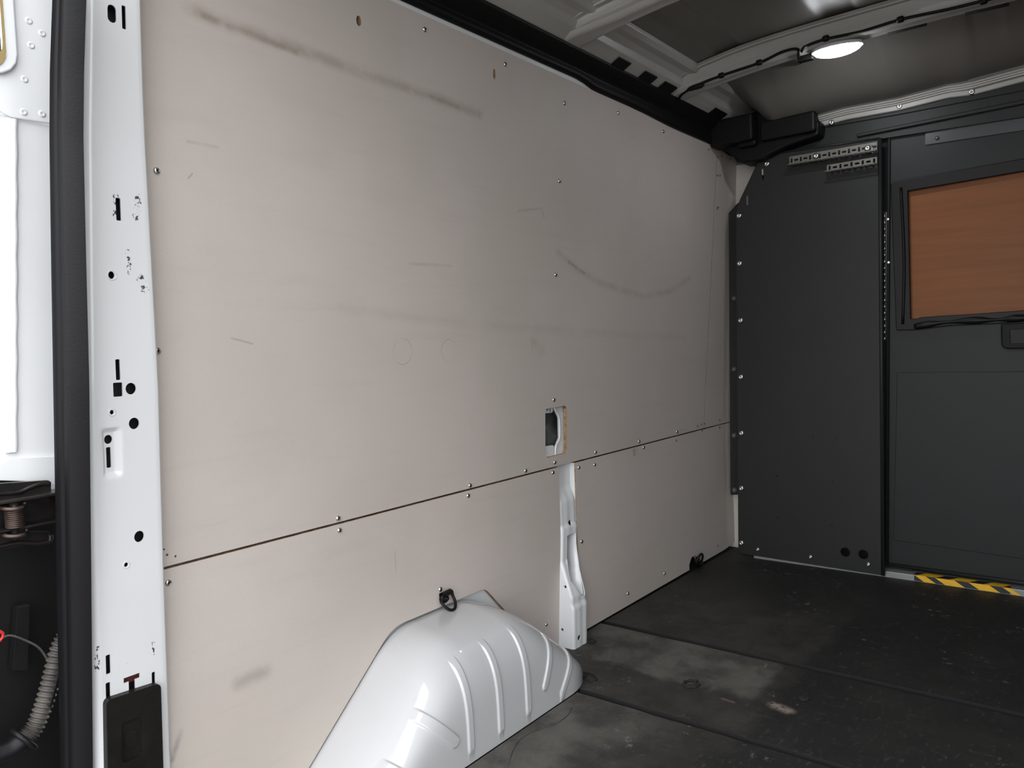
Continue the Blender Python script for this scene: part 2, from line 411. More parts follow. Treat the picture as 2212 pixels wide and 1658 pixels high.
# rear lower panel with the wheel arch cut away
XA0, XA1, XA2, XA3, HA = .84, 1.120, 1.432, 1.668, .250
P0, P1 = W(1206, 1008)[0], W(1242, 1000)[0]
def rcorner(p, a, b, r, k=6):
    p, a, b = Vector(p), Vector(a), Vector(b); u = (a-p).normalized(); v = (b-p).normalized()
    A, B = p+u*r, p+v*r
    return [tuple((A*(1-t)**2+p*2*t*(1-t)+B*t*t)) for t in [i/k for i in range(k+1)]]
zl = seamz-.003
arch = rcorner((XA1, HA), (XA0, .0), (XA2, HA), .035)+rcorner((XA2, HA), (XA1, HA), (XA3, .0), .02)
out = [(.585, zl), (.585, 0.003), (XA0, .003)]+arch+[(XA3, .003), (P0, .003), (P0, zl)]
pr = slab('panel', out, [], TH, fw, (0, 1, 0), ply, wl, edge=plyedge)
screws(pr, [(363, 1258), (733, 1145), (1011, 1070), (1194, 1020), (1180, 1348), (951, 1272)])
xe = W(1580, 1000)[0]
rr = W(1498, 1215)
out = [(P1, zl), (P1, .003), (rr[0]-.035, .003), (rr[0]-.035, .022), (rr[0]-.015, .045), (rr[0]+.02, .045), (rr[0]+.035, .020), (rr[0]+.035, .003),
       (2.90, .003), (W(1590, 1178)[0], .012), (W(1582, 1060)[0], W(1582, 1060)[1]), (xe, zl)]
pl = slab('panel', out, [], TH, fw, (0, 1, 0), ply, wl, edge=plyedge)
screws(pl, [(1250, 1009), (1284, 1003), (1390, 966), (1256, 1169), (1435, 1238), (1356, 1281)])
screws(pl, [(1460, 951), (1516, 930), (1554, 923), (1550, 1178)], True)
# chipped corner on the joint and the printed stamp
a = W(1549, 449); slab('chip', [(a[0]-.006, a[1]-.010), (a[0]+.012, a[1]-.001), (a[0]+.02, a[1]+.006), (a[0]-.003, a[1]+.006)], [], .001, lambda u, v: (u, wy(v)-.0008, v), (0, 1, 0), new_mat('bare_wood', (.30, .15, .09), .8), wl)
a = W(1371, 976); st = new_mat('faded_brown_print', (.34, .24, .20), .7)
vs = []; fs = []
for dx, wd in ((-.012, .003), (-.006, .005), (.002, .0025), (.016, .0016)):
    s = len(vs); x = a[0]+dx
    vs += [(x, wy(a[1])-.0006, a[1]-.013), (x+wd, wy(a[1])-.0006, a[1]-.013), (x+wd, wy(a[1])-.0006, a[1]+.012), (x, wy(a[1])-.0006, a[1]+.012)]; fs.append((s, s+1, s+2, s+3))
obj('printed_stamp', mesh('printed_stamp', vs, fs, st), wl)

# body side behind the pocket and channel
def hf(name, u0, u1, z0, z1, nu, nz, fn, mt, parent=None, **k):
    rows = [[(u, fn(u, z), z) for u in np.linspace(u0, u1, nu)] for z in np.linspace(z0, z1, nz)]
    o = sheet_grid(name, rows, mt, parent, **k); return o
def pocket(u, z):
    # deep void on the rear side, rib returning on the front side
    zz = (z-Z0p)/(Z1p-Z0p); mid = X0p+(X1p-X0p)*(.50+.20*sst(zz, .08, .25)*(1-sst(zz, .75, .95)))
    rib = sst(u, mid-.004, mid+.004)
    d = .055*(1-rib)+.016*rib+.012*sst(u, X1p-.02, X1p+.01)
    if zz > .82 and u < X0p+.035: d = .016
    if zz < .24 and u < X0p+.040: d = .016
    return wy(z)+d
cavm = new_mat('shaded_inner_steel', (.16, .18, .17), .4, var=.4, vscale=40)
wz = wy((Z0p+Z1p)/2)
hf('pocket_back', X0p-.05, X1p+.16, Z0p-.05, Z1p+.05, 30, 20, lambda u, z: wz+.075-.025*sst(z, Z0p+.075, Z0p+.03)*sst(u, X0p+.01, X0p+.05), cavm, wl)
def PK(pts, off): return [(lambda q: (q.x, q.z))(at(x, y, 1, wz+off)) for x, y in pts]
e_ = PK([(1194, 874), (1197, 884), (1206, 902), (1207, 945), (1199, 964), (1198, 990)], .016)
slab('body_rib', [(X1p+.03, Z1p+.02)]+e_+[(X1p+.03, Z0p-.02)], [], .003, lambda a, b: (a, wz+.016, b), (0, 1, 0), white, wl)
tube('rib_edge', spline([(u, wz+.014, v) for u, v in e_], 6), .0032, white, wl, 8)
slab('latch_plate', PK([(1172, 893), (1191, 891), (1194, 889), (1196, 868), (1172, 868)], .013),
     [PK([(1180, 886), (1184, 886), (1184, 877), (1180, 878)], .013), PK([(1188, 890), (1191, 889), (1190, 876), (1188, 877)], .013)], .002, lambda a, b: (a, wz+.013, b), (0, 1, 0), white, wl)
slab('latch_plate', PK([(1172, 964), (1194, 961), (1197, 964), (1197, 996), (1172, 996)], .013), [], .002, lambda a, b: (a, wz+.013, b), (0, 1, 0), white, wl)

# pressed metal post in the channel between the two lower panels
def post_path(zs):
    o = []
    for z in zs: o.append(z)
    return o
po = empty('body_post', (1.78, 1.20, 0), label='white pressed metal body post between the lower plywood panels, foot on the floor', cat='post')
zt = W(1210, 1068)[1]; zm = W(1212, 1137)[1]; zs_ = W(1215, 1300)[1]
xa, xb = P0+.002, P1-.002
def rearX(z): return xa-.030*(1-sst(z, .0, zs_))-.004
def depth_in(z):      # inward face y
    y = YW+.018
    y -= .016*sst(z, zt+.02, zt-.03)
    y -= .006*sst(z, zm+.004, zm-.012)
    y -= .036*min(1, max(0, (zm-.10-z)/(zm-.10-zs_-.02)))
    y -= .006*sst(z, zs_+.004, zs_-.012)
    y -= .003*sst(z, .10, .0)
    return y
rows = []
NZ = 150
for i in range(NZ+1):
    z = .0005+(zl+.0-.0005)*i/NZ
    y = depth_in(z); t = sst(z, zs_+.05, zs_-.01)                    # foot factor
    lw = max(0, min(1, (zm-z)/zm)); xr = xa-.028*lw; xf = xb-.040*lw; rd = .006
    rows.append([(xr-.006*t, YW+.02, z), (xr, YW+.004, z), (xr+.001, y+rd, z), (xr+.003, y+.002, z), (xr+rd, y, z)]
                + [(xr+rd+(xf-xr-2*rd)*k/12, y+0.0006*math.sin(k), z) for k in range(1, 12)]
                + [(xf-rd, y, z), (xf-.0015, y+.002, z), (xf, y+rd, z), (xf+.001, YW+.004, z), (xf+.002, YW+.02, z)])
b_ = sheet_grid('post_body', rows, white, po, thick=.003); local(b_, po)
# long pocket in the post
cx = (xa+xb)/2
poc = []
za, zb_ = W(1238, 1150)[1], W(1240, 1278)[1]
for L in [[(xa+.022, za), (xb-.014, za+.002), (xb-.014, za-.10), (xb-.022, zb_+.05), (xb-.034, zb_), (xb-.052, zb_+.004), (xa+.004, zb_+.05), (xa+.018, zb_+.12)]]:
    poc.append(([(u, 1.215, v) for u, v in L], (0, .09, 0)))
for u, v, r in ((cx+.006, zm+.002, .008),):
    poc.append(([(a, 1.22, b) for a, b in circle((u, v), r, 14)], (0, .06, 0)))
for pxl, yy, r in (((1257, 1315), 1.184, .0045), ((1233, 1304), 1.19, .004), ((1257, 1378), 1.176, .0075)):
    q = at(*pxl, 1, yy); poc.append(([(a, yy, b) for a, b in circle((q.x, q.z), r, 12)], (0, .02, 0)))
for pxl, r in (((1217, 1269), .004), ((1215, 1359), .004)):
    q = at(*pxl, 0, xa-.024); poc.append(([(xa-.024, q.y+dy, q.z+dz) for dy, dz in circle((0, 0), r, 12)], (.02, 0, 0)))
cut(b_, poc); smooth_angle(b_, 40)
q1 = box('post_back', (xa+.0, YW+.030, .01), (xb, YW+.034, zl), white, po); local(q1, po)
# rounded rim walls of the pocket
def wall_strip(name, uv, d):
    rws = [[(u, depth_in(v)+.002, v) for u, v in uv], [(u, YW+.03, v) for u, v in uv]]
    o = sheet_grid(name, rws, white, po, thick=.002); local(o, po)
wall_strip('pocket_side', [(xb-.0135, za), (xb-.0135, za-.10), (xb-.0215, zb_+.05), (xb-.0335, zb_+.001)], 0)
wall_strip('pocket_side', [(xa+.021, za), (xa+.019, zb_+.12), (xa+.005, zb_+.05), (xb-.053, zb_+.004), (xb-.034, zb_)], 0)

# ------------------------------------------------------------------ wheel arch
wa = None
def arch_h(x):
    if x <= XA0 or x >= XA3: return 0
    HB = HA-.006; a = HB*(x-XA0)/(XA1-.002-XA0)-.003; b = HB*(XA3-.004-x)/(XA3-1.395); k = .02
    def smin(p, q, k):
        h = max(k-abs(p-q), 0)/k; return min(p, q)-h*h*k*.25
    return max(0, smin(smin(a, HB, .05), b, .06))
def arch_p(x):
    def e(t, n_): return max(0, 1-max(0, t)**n_)**(1/n_)
    return .200*min(e((x-1.50)/(XA3-1.50+.004), 2.3), e((1.02-x)/(1.02-XA0+.02), 2.6)*1.0)
ribs = []
def archpt(x, t):
    nn = 4.6
    th = t*math.pi/2; c, s_ = max(0, math.cos(th)), max(0, math.sin(th))
    h, p = arch_h(x), arch_p(x)
    # t 0 : at the wall, t 1 : at the floor
    yy = p*(s_**(2/nn)); zz = h*(c**(2/nn))*(1-.10*(s_**(2/nn))**2)
    return Vector((x, YW+.004-yy, zz))
def YI(x, y):   # pixel on the inner face of the arch
    q = at(x, y, 1, YW-.198); return (q.x, q.z)
rib_px = [[(1003, 1412), (1012, 1455), (1020, 1618)], [(1068, 1385), (1079, 1420), (1083, 1576)], [(1125, 1358), (1138, 1390), (1142, 1536)],
          [(1186, 1378), (1190, 1410), (1172, 1482)], [(1222, 1418), (1225, 1440), (1206, 1510)]]
nx, ntt = 640, 190
tmap = [(lambda q: q-.13*math.sin(2*math.pi*q)/(2*math.pi)*0+0)(j/(ntt-1)) for j in range(ntt)]
tmap = [sum(((1-math.cos(math.pi*q))/2, q*1.0))/2 for q in [j/(ntt-1) for j in range(ntt)]]
X = [XA0+.001+(XA3-XA0-.002)*(i/(nx-1)) for i in range(nx)]
G = np.zeros((nx, ntt, 3))
for i, x in enumerate(X):
    for j in range(ntt):
        G[i, j] = archpt(x, tmap[j])
dx = np.gradient(G, axis=0); dt = np.gradient(G, axis=1)
Nn = np.cross(dx, dt); ln = np.linalg.norm(Nn, axis=2, keepdims=True); Nn = Nn/np.maximum(ln, 1e-9)
if Nn[nx//2, ntt//2, 1] > 0: Nn = -Nn
# raised beads given as segments in the (x, z) projection; they run over the shoulder
def segd(px_, pz, a, b):
    ax, az = a; bx, bz = b; L2 = (bx-ax)**2+(bz-az)**2
    t = np.clip(((px_-ax)*(bx-ax)+(pz-az)*(bz-az))/L2, 0, 1)
    return np.hypot(px_-ax-t*(bx-ax), pz-az-t*(bz-az))
beads = [([(1.141, .300), (1.141, .031)], .0080, 1), ([(1.238, .300), (1.238, .031)], .0080, 1), ([(1.336, .300), (1.336, .033)], .0080, 1),
         ([(1.452, .26), (1.448, .150), (1.400, .062)], .0078, 1), ([(1.535, .18), (1.526, .095), (1.468, .020)], .0078, 1),
         ([(.965, .200), (1.094, .066)], .011, 1), ([(.895, .120), (1.025, -.015)], .011, 1), ([(.83, .05), (.95, -.08)], .011, 1)]
disp = np.zeros((nx, ntt))
tt = np.linspace(0, 1, ntt)[None, :]
for pl_, hw, _ in beads:
    d = None
    for a, b in zip(pl_, pl_[1:]):
        q = segd(G[:, :, 0], G[:, :, 2], a, b); d = q if d is None else np.minimum(d, q)
    v = np.clip((hw+.0025-d)/.0035, 0, 1); v = v*v*(3-2*v)
    rel = (YW+.004-G[:, :, 1])/np.maximum(np.max(YW+.004-G[:, :, 1], axis=1, keepdims=True), 1e-4)
    fade = np.clip((rel-.74)/.13, 0, 1); fade = fade*fade*(3-2*fade)
    disp = np.maximum(disp, v*fade)
G2 = G+Nn*disp[:, :, None]*.0042
G2[:, :, 2] = np.maximum(G2[:, :, 2], .0006)
wa = sheet_grid('wheel_arch', [[tuple(G2[i, j]) for j in range(ntt)] for i in range(nx)], whiteg, thick=0,
                label='glossy white ribbed metal wheel arch bulging from the left wall over the floor', cat='wheel arch')
slab('arch_flange', [(XA0-.02, .002), (XA1-.03, HA+.03), (XA2+.03, HA+.03), (XA3+.02, .002)], [], .002, lambda a, b: (a, YW+.014, b), (0, 1, 0), white, wa)

# ------------------------------------------------------------------ tie-down rings
def tie_ring(c, ang, label, size, lean):
    t = empty('tie_down_ring', c, label=label, cat='tie-down ring', group='lashing rings on the left wall')
    cx_, cy_, cz_ = c
    pm = lathe_mesh('mount', [(size*.62, 0), (size*.62, .004), (size*.5, .009), (size*.22, .010), (size*.20, .016), (size*.10, .018)], [black], 18, '-y')
    o = obj('mount', pm, t)
    # D ring: straight bar and round bow
    P = []
    for i in range(25):
        a = math.pi*i/24; P.append((math.cos(a)*size*.95, -math.sin(a)*size*1.12))
    P += [(-size*.95+.0, .006), (-size*.5, .012), (0, .013), (size*.5, .012), (size*.95, .006)]
    pts = []
    ca, sa = math.cos(ang), math.sin(ang)
    for u, v in P: pts.append((u*ca-v*sa, -.012-lean*max(0, -v), u*sa+v*ca))
    tube('ring', pts, size*.17, rubber, t, 10, closed=True)
    rws = [[(s_*size*.9*ca-(.012+.006*math.sin(a))*sa, -.012-.009*math.cos(a), s_*size*.9*sa+(.012+.006*math.sin(a))*ca) for a in np.linspace(0, 2*math.pi, 12)] for s_ in np.linspace(-.8, .8, 5)]
    sheet_grid('ring_sleeve', rws, black, t)
    return t
q = W(957, 1291)
tie_ring((q[0], YW, q[1]+.001), math.radians(4), 'black lashing ring hanging on the wall above the wheel arch', .021, .75)
q = W(1503, 1203)
tie_ring((q[0], YW-.002, q[1]-.012), math.radians(170), 'black lashing ring flipped up at the floor near the grey bulkhead', .024, .25)

# ------------------------------------------------------------------ rear pillar
zk = [1.80, 1.39, 1.17, .81, .50, .20, -.05]; yk = [1.10, 1.147, 1.163, 1.180, 1.198, 1.222, 1.235]
def PY(z): return float(np.interp(z, zk[::-1], yk[::-1]))
def onp(x, y):
    q = at(x, y, 1, 1.18)
    for _ in range(8): q = at(x, y, 1, PY(q.z))
    return (q.x, q.z)
Lp = [onp(*p) for p in ((200, 0), (196, 300), (202, 830), (209, 1200), (222, 1658))]; Rp = [onp(*p) for p in ((306, 0), (312, 200), (320, 370), (345, 830), (356, 1232), (371, 1658))]
def interp_e(E, z):
    e = sorted(E, key=lambda q: q[1]); return float(np.interp(z, [q[1] for q in e], [q[0] for q in e]))
rp_ = empty('rear_pillar', (.55, 1.18, 0), label='white painted rear door pillar punched with round holes and slots', cat='pillar')
zz = sorted(set(list(np.linspace(-.04, 1.78, 150))+list(np.linspace(.60, .76, 60))))
ra = onp(219, 928); rb = onp(262, 1027)
rows = []
for z in zz:
    xl, xr, y = interp_e(Lp, z), interp_e(Rp, z), PY(z)
    def fy(x):
        d = 0
        inx = sst(x, ra[0]-.001, ra[0]+.005)*(1-sst(x, rb[0]-.007, rb[0]+.003)); inz = sst(z, rb[1]-.003, rb[1]+.008)*(1-sst(z, ra[1]-.005, ra[1]+.003))
        return y+.006*inx*inz
    pr_ = [(xl-.010, y+.070), (xl-.010, y+.040), (xl-.010, y+.018), (xl-.0092, y+.010), (xl-.0068, y+.005), (xl-.003, y+.0014), (xl+.001, y)]
    pr_ += [(x, fy(x)) for x in np.linspace(xl+.003, xr-.008, 34)]
    pr_ += [(xr-.004, y+.0008), (xr-.001, y+.004), (xr, y+.009), (xr+.001, y+.03), (xr+.001, y+.05)]
    rows.append([(a, b, z) for a, b in pr_])
pb = sheet_grid('pillar_shell', rows, pil, rp_, thick=.0022); local(pb, rp_)
H = []
def hole(x, y, rw, rh, kind):
    u, v = onp(x, y); sc = .00078
    L = circle((u, v), rw, 20, rh) if kind == 'c' else rrect(u-rw, v-rh, u+rw, v+rh, .0015 if kind == 'r' else rw*.98, 3)
    H.append(([(a, PY(b), b) for a, b in L], (0, .015, 0)))
hole(241, 30, .0062, .0125, 'o'); hole(267, 38, .0030, .0165, 'r')
hole(255, 452, .0036, .0165, 'r'); hole(240, 594, .0045, .0055, 'c')
hole(254, 798, .0033, .0155, 'r'); hole(254, 841, .0068, .0105, 'r'); hole(282, 839, .0080, .0088, 'c'); hole(241, 890, .0030, .0034, 'c')
hole(289, 914, .0080, .0088, 'c'); hole(237, 949, .0060, .0068, 'c'); hole(238, 988, .0034, .0155, 'r')
hole(300, 1158, .0078, .0088, 'c'); hole(272, 1219, .0030, .0034, 'c')
hole(233, 1434, .0034, .0150, 'r'); hole(233, 1495, .0034, .0160, 'r'); hole(331, 1466, .0028, .0120, 'r')
u, v = onp(284, 1464); q_ = [(-.0125, .0045), (-.0125, -.0035), (-.005, -.0035), (-.005, -.030), (.005, -.030), (.005, -.0035), (.0125, -.0035), (.0125, .0045)]
H.append(([(u+a, PY(v+b), v+b) for a, b in q_], (0, .015, 0)))
cut(pb, H); smooth_angle(pb, 30)
# raised collar around the threaded hole and the weld dimples
for x, y, r in ((241, 594, .0068), (241, 890, .0052), (272, 1219, .0048)):
    u, v = onp(x, y); c = [(u+r*math.cos(a), PY(v)-.0008, v+r*math.sin(a)) for a in np.linspace(0, 2*math.pi, 20)[:-1]]
    o = tube('hole_collar', c, .0011, pil, rp_, 6, closed=True); local(o, rp_)
dm = lathe_mesh('weld_dimple', [(.0052, -.0005), (.0045, .0006), (.003, .0012), (.0015, .0004)], [pil], 12, '-y')
for x, y in ((239, 202), (287, 211), (278, 584), (283, 619), (277, 400+160)):
    u, v = onp(x, y); o = obj('weld_dimple', dm, rp_); o.location = (u-rp_.location.x, PY(v)-rp_.location.y, v)
q = onp(285, 1466); o = box('red_insert', (q[0]-.015, PY(q[1])+.006, q[1]-.006), (q[0]+.015, PY(q[1])+.009, q[1]+.012), new_mat('dark_red_insert', (.07, .008, .010), .5), rp_); local(o, rp_)
o = sheet_grid('cavity_shade_sheet', [[(interp_e(Lp, z)-.006, PY(z)+.020, z), (interp_e(Rp, z)-.002, PY(z)+.020, z)] for z in np.linspace(-.04, 1.78, 40)], dark, rp_); local(o, rp_)  # dark sheet added behind the holes, stands for the shade inside the pillar
o = box('cavity_shade_back', (.535, 1.262, -.03), (.605, 1.266, 1.75), dark, rp_); local(o, rp_)  # second dark backing, added deeper to keep the hollow looking unlit

# black stop pad at the foot of the pillar
sp = empty('door_stop_pad', (.55, 1.21, .25), label='dark brown plastic stop pad with a square dimple at the foot of the white pillar', cat='stop pad')
def onq(x, y, off=.012):
    q = at(x, y, 1, 1.2)
    for _ in range(8): q = at(x, y, 1, PY(q.z)-off)
    return (q.x, q.z)
c = [onq(229, 1512), onq(347, 1474), onq(352, 1668), onq(229, 1668)]
brown = new_mat('dark_brown_plastic', (.012, .0105, .0095), .42, spec=.2, bump=.2, bscale=500, var=.3, vscale=30)
zlow = c[2][1]-.10
xA, xB = c[3][0], c[2][0]
out = rcorner(c[0], (xA, zlow), c[1], .010)+rcorner(c[1], c[0], (xB, zlow), .010)+[(xB, zlow), (xA, zlow)]
e0, e1 = onq(262, 1562), onq(307, 1630)
dim = rrect(min(e0[0], e1[0]), e1[1], max(e0[0], e1[0]), e0[1], .006)
o = slab('pad', out, [dim], .014, lambda a, b: (a, PY(b)-.013, b), (0, 1, 0), brown, sp); local(bevel(o, .004, 3, 50), sp)
o = slab('pad_dimple', [(a*1, b) for a, b in dim], [], .002, lambda a, b: (a, PY(b)-.009, b), (0, 1, 0), brown, sp); local(o, sp)
mcx, mcz = (e0[0]+e1[0])/2, (e0[1]+e1[1])/2
o = slab('pad_dimple', rrect(mcx-.009, mcz-.014, mcx+.009, mcz+.014, .006), [], .003, lambda a, b: (a, PY(b)-.0105, b), (0, 1, 0), brown, sp); local(bevel(o, .002, 2), sp)

# ------------------------------------------------------------------ rubber door seal
rows = []
Ls = [(125, -40), (125, 0), (119, 160), (118, 300), (121, 560), (125, 830), (131, 1200), (140, 1658), (143, 1760)]
Rs = [(180, -40), (178, 0), (173, 160), (172, 300), (178, 560), (185, 830), (189, 1200), (193, 1658), (194, 1760)]
XS = .484
La = [at(x, y, 0, XS) for x, y in Ls]; Ra = [at(x, y, 0, XS) for x, y in Rs]
zz = np.linspace(.10, 1.40, 80)
def ev(P, z): 
    e = sorted(P, key=lambda q: q.z); return float(np.interp(z, [q.z for q in e], [q.y for q in e]))
prof = [(0, .006), (.02, -.004), (.10, -.008), (.20, -.004), (.23, .014), (.29, .014), (.32, -.006), (.42, -.015), (.52, -.008), (.55, .008), (.61, .008), (.66, -.012), (.78, -.017), (.90, -.012), (.97, -.004), (1.0, .004)]
for z in zz:
    a, b = ev(La, z), ev(Ra, z)
    rows.append([(XS+d*1.25, a+(b-a)*t, z) for t, d in prof])
sheet_grid('door_seal', rows, rubber, label='long black ribbed rubber seal running down the rear door opening', cat='door seal')
# body flange the seal sits on, running on outward
rows = [[(.512, PY(z)+.02, z), (.512, PY(z)+.145, z), (.53, PY(z)+.16, z)] for z in np.linspace(-.04, 1.78, 30)]
local(sheet_grid('pillar_flange', [[(.503, PY(z)+.030, z), (.503, ev(La, z)-.045, z)] for z in np.linspace(.10, 1.40, 30)], white, rp_, thick=.002), rp_)

# ------------------------------------------------------------------ open rear door
YD = 1.33
D = lambda x, y, yy=YD: (lambda q: (q.x, q.z))(at(x, y, 1, yy))
rd = empty('rear_door', (.30, YD, .60), label='white rear door swung open, pressed steel with weld spots and folded seam', cat='door')
fd = lambda off: (lambda a, b: (a, YD-off, b))
def dl(o): return local(o, rd)
z1 = D(60, 262)[1]; z2 = D(60, 988)[1]; z3 = D(60, 1038)[1]
tilt = lambda x, y: D(x, y)
up = [(-.30, z1+.02), tilt(0, 245), tilt(20, 256), tilt(118, 271), (.60, z1-.008), (.60, 1.75), (-.30, 1.75)]
wx = D(0, 100)[0]
o = slab('upper_skin', up, [rrect(-.22, 1.29, D(4, 120)[0], 1.62, .03)], .004, fd(.006), (0, 1, 0), doorw, rd); dl(bevel(o, .002, 2))
o = slab('window_surround', rrect(-.26, D(0, 192)[1]+.018, D(31, 120)[0], 1.68, .035, 4), [rrect(-.22, 1.29, D(4, 120)[0], 1.62, .03)], .008, fd(.014), (0, 1, 0), doorw, rd); dl(bevel(o, .004, 3))
o = slab('window_seal', rrect(-.225, 1.286, D(5, 120)[0], 1.625, .03), [rrect(-.21, 1.30, D(1, 120)[0], 1.61, .03)], .004, fd(.016), (0, 1, 0), gold, rd); dl(o)
o = box('window_glass', (-.23, YD+.004, 1.28), (D(6, 120)[0], YD+.008, 1.63), new_mat('dark_tinted_glass', (.03, .02, .015), .05), rd); dl(o)
o = slab('middle_skin', [(-.30, z2-.01), (-.30, z1+.03), (.60, z1+.0), (.60, z2-.012)], [], .004, fd(.000), (0, 1, 0), doorw, rd); dl(o)
o = slab('lower_skin', [(-.30, z3-.01), tilt(0, 1037), tilt(95, 1040), tilt(100, 1044), tilt(128, 1050), (.60, z3-.02), (.60, z2-.014), tilt(128, 984), tilt(12, 989), tilt(10, 996), tilt(0, 1000), (-.30, z2-.01)], [], .005, fd(.005), (0, 1, 0), doorw, rd); dl(bevel(o, .002, 2))
c0, c1, c2, c3 = tilt(24, 257), tilt(24, 976), tilt(14, 976), tilt(34, 257)
rows = []
for k in range(40):
    z = c1[1]+(c0[1]-c1[1])*k/39; x = c1[0]+(c0[0]-c1[0])*k/39; hw = .0075+.0006*math.sin(k*1.3)
    rows.append([(x-hw, YD, z), (x-hw, YD-.004, z), (x-hw+.002, YD-.0062, z), (x-.001, YD-.0050, z), (x+.002, YD-.0066, z), (x+hw-.002, YD-.0062, z), (x+hw, YD-.004, z), (x+hw, YD, z)])
dl(sheet_grid('folded_seam', rows, doorw, rd))
sd = lathe_mesh('weld_spot', [(.0058, 0), (.0048, .0010), (.0035, .0018), (.0018, .0006)], [white], 12, '-y')
for x, y in ((62, 45), (91, 72), (67, 98), (53, 171), (51, 242), (91, 246)):
    u, v = D(x, y, YD-.006); o = obj('weld_spot', sd, rd); o.location = (u-.30, -.006, v-.60)
o = slab('door_back', [(-.30, -.05), (.60, -.05), (.60, z3+.04), (-.30, z3+.04)], [], .004, fd(-.06), (0, 1, 0), black, rd); dl(o)
o = slab('grille_strip', [D(65, 1305, YD+.03), D(65-5, 1450, YD+.03), D(28, 1450, YD+.03), D(38, 1310, YD+.03)], [], .02, fd(-.03), (0, 1, 0), black, rd); dl(bevel(o, .002))
o = slab('body_return', [(D(112, 1100)[0], z3-.05), (.60, z3-.05), (.60, z3+.01), (D(112, 1100)[0], z3+.01)], [], .003, fd(-.02), (0, 1, 0), doorw, rd); dl(o)

# hinge
hy = 1.295
Hh = lambda x, y: D(x, y, hy)
hg = empty('door_hinge', (.45, hy, .60), label='greasy black steel hinge'); hg.parent = rd; hg.matrix_parent_inverse = Matrix.Translation(rd.location).inverted()
def hl(o): return local(o, hg)
pts = [Hh(-60, 1052), Hh(0, 1044), Hh(105, 1037), Hh(111, 1041), Hh(110, 1083), Hh(60, 1087), Hh(-60, 1092)]
o = slab('hinge_leaf', pts, [], .010, lambda a, b: (a, hy, b), (0, 1, 0), blacksteel, hg); hl(bevel(o, .003, 3))
a = [Hh(*p) for p in ((-40, 1068), (0, 1066), (40, 1062), (65, 1052), (85, 1045), (106, 1044))]
hl(tube('leaf_bead', spline([(u, hy-.001, v) for u, v in a]), .0035, blacksteel, hg, 8))
pts = [Hh(-60, 1092), Hh(140, 1081), Hh(140, 1091), Hh(-60, 1098)]
u0 = Hh(-60, 1090); u1 = Hh(150, 1085)
o = box('hinge_arm', (u0[0], hy-.030, u0[1]-.002), (u1[0]+.02, hy+.01, u0[1]+.003), blacksteel, hg); hl(bevel(o, .0015))
v0 = Hh(-60, 1150); 
o = box('hinge_arm', (u0[0], hy-.026, v0[1]-.004), (u1[0]+.02, hy+.01, v0[1]+.000), blacksteel, hg); hl(bevel(o, .0015))
o = box('hinge_web', (u0[0], hy+.002, v0[1]-.002), (u1[0]+.02, hy+.010, u0[1]), blacksteel, hg); hl(o)
cp_ = at(32, 1125, 1, hy-.020); rs = .0115
top_z = at(32, 1100, 1, hy-.02).z; bot_z = at(32, 1138, 1, hy-.02).z
turns = 9; P = []
for i in range(turns*16+1):
    a_ = 2*math.pi*i/16; P.append((cp_.x+rs*math.cos(a_), hy-.020+rs*math.sin(a_), top_z+(bot_z-top_z)*i/(turns*16)))
hl(tube('hinge_spring', P, .0015, rust, hg, 6))
hl(tube('hinge_pin', [(cp_.x, hy-.02, top_z+.012), (cp_.x, hy-.02, bot_z-.018)], .007, blacksteel, hg, 14))
for zc in (top_z+.006, bot_z-.008):
    hl(tube('spring_cup', [(cp_.x+.016*math.cos(t), hy-.02+.016*math.sin(t), zc+.003*math.sin(t*1)) for t in np.linspace(0, 5.2, 24)], .0032, rust, hg, 8))
a = [Hh(*p) for p in ((-60, 1192), (0, 1180), (40, 1172), (80, 1173), (106, 1168), (109, 1155))]
hl(tube('lower_bead', spline([(u, hy-.001, v) for u, v in a]), .0035, blacksteel, hg, 8))
pts = [Hh(-60, 1148), Hh(106, 1148), Hh(109, 1158), Hh(104, 1172), Hh(60, 1178), Hh(0, 1190), Hh(-60, 1198)]
o = slab('hinge_leaf', pts, [], .008, lambda a, b: (a, hy+.002, b), (0, 1, 0), blacksteel, hg); hl(bevel(o, .003, 3))
q = Hh(125, 1150); o = box('red_clip', (q[0]-.002, hy-.02, q[1]-.006), (q[0]+.003, hy-.014, q[1]+.002), redp, hg); hl(o)

# corrugated conduit with its rubber elbow
hyc = 1.315
hp = [at(x, y, 1, hyc) for x, y in ((150, 1360), (128, 1400), (112, 1460), (95, 1520), (74, 1572), (52, 1596), (25, 1618), (-20, 1636), (-60, 1650))]
cn = empty('wiring_conduit', hp[3], label='grey corrugated wiring conduit curving between the open door and the body', cat='conduit')
sp1 = spline([p for p in hp[:6]], 40)
L = len(sp1)
o = tube('conduit', sp1, lambda t: .0125+.0018*math.sin(t*2*math.pi*25), corr, cn, 18); local(o, cn)
sp2 = spline(hp[5:], 14); o = tube('elbow_sleeve', sp2, lambda t: .0165-.004*t, rubber, cn, 18); local(o, cn)
t0 = (hp[5]-hp[4]).normalized(); s0 = t0.cross(Vector((0, 1, 0))).normalized(); u0_ = s0.cross(t0)
ring = [hp[5]+s0*.021*math.cos(a)+u0_*.021*math.sin(a) for a in np.linspace(0, 2*math.pi, 28)[:-1]]
o = tube('elbow_flange', ring, .0042, rubber, cn, 8, closed=True); local(o, cn)
c3_ = [at(x, y, 1, hyc-.010) for x, y in ((133, 1425), (122, 1470), (112, 1505), (106, 1525))]
o = tube('tape_strip', spline(c3_), .004, black, cn, 8); local(o, cn)
wr = [at(x, y, 1, 1.34) for x, y in ((-10, 1388), (20, 1372), (60, 1385), (85, 1400), (105, 1428))]
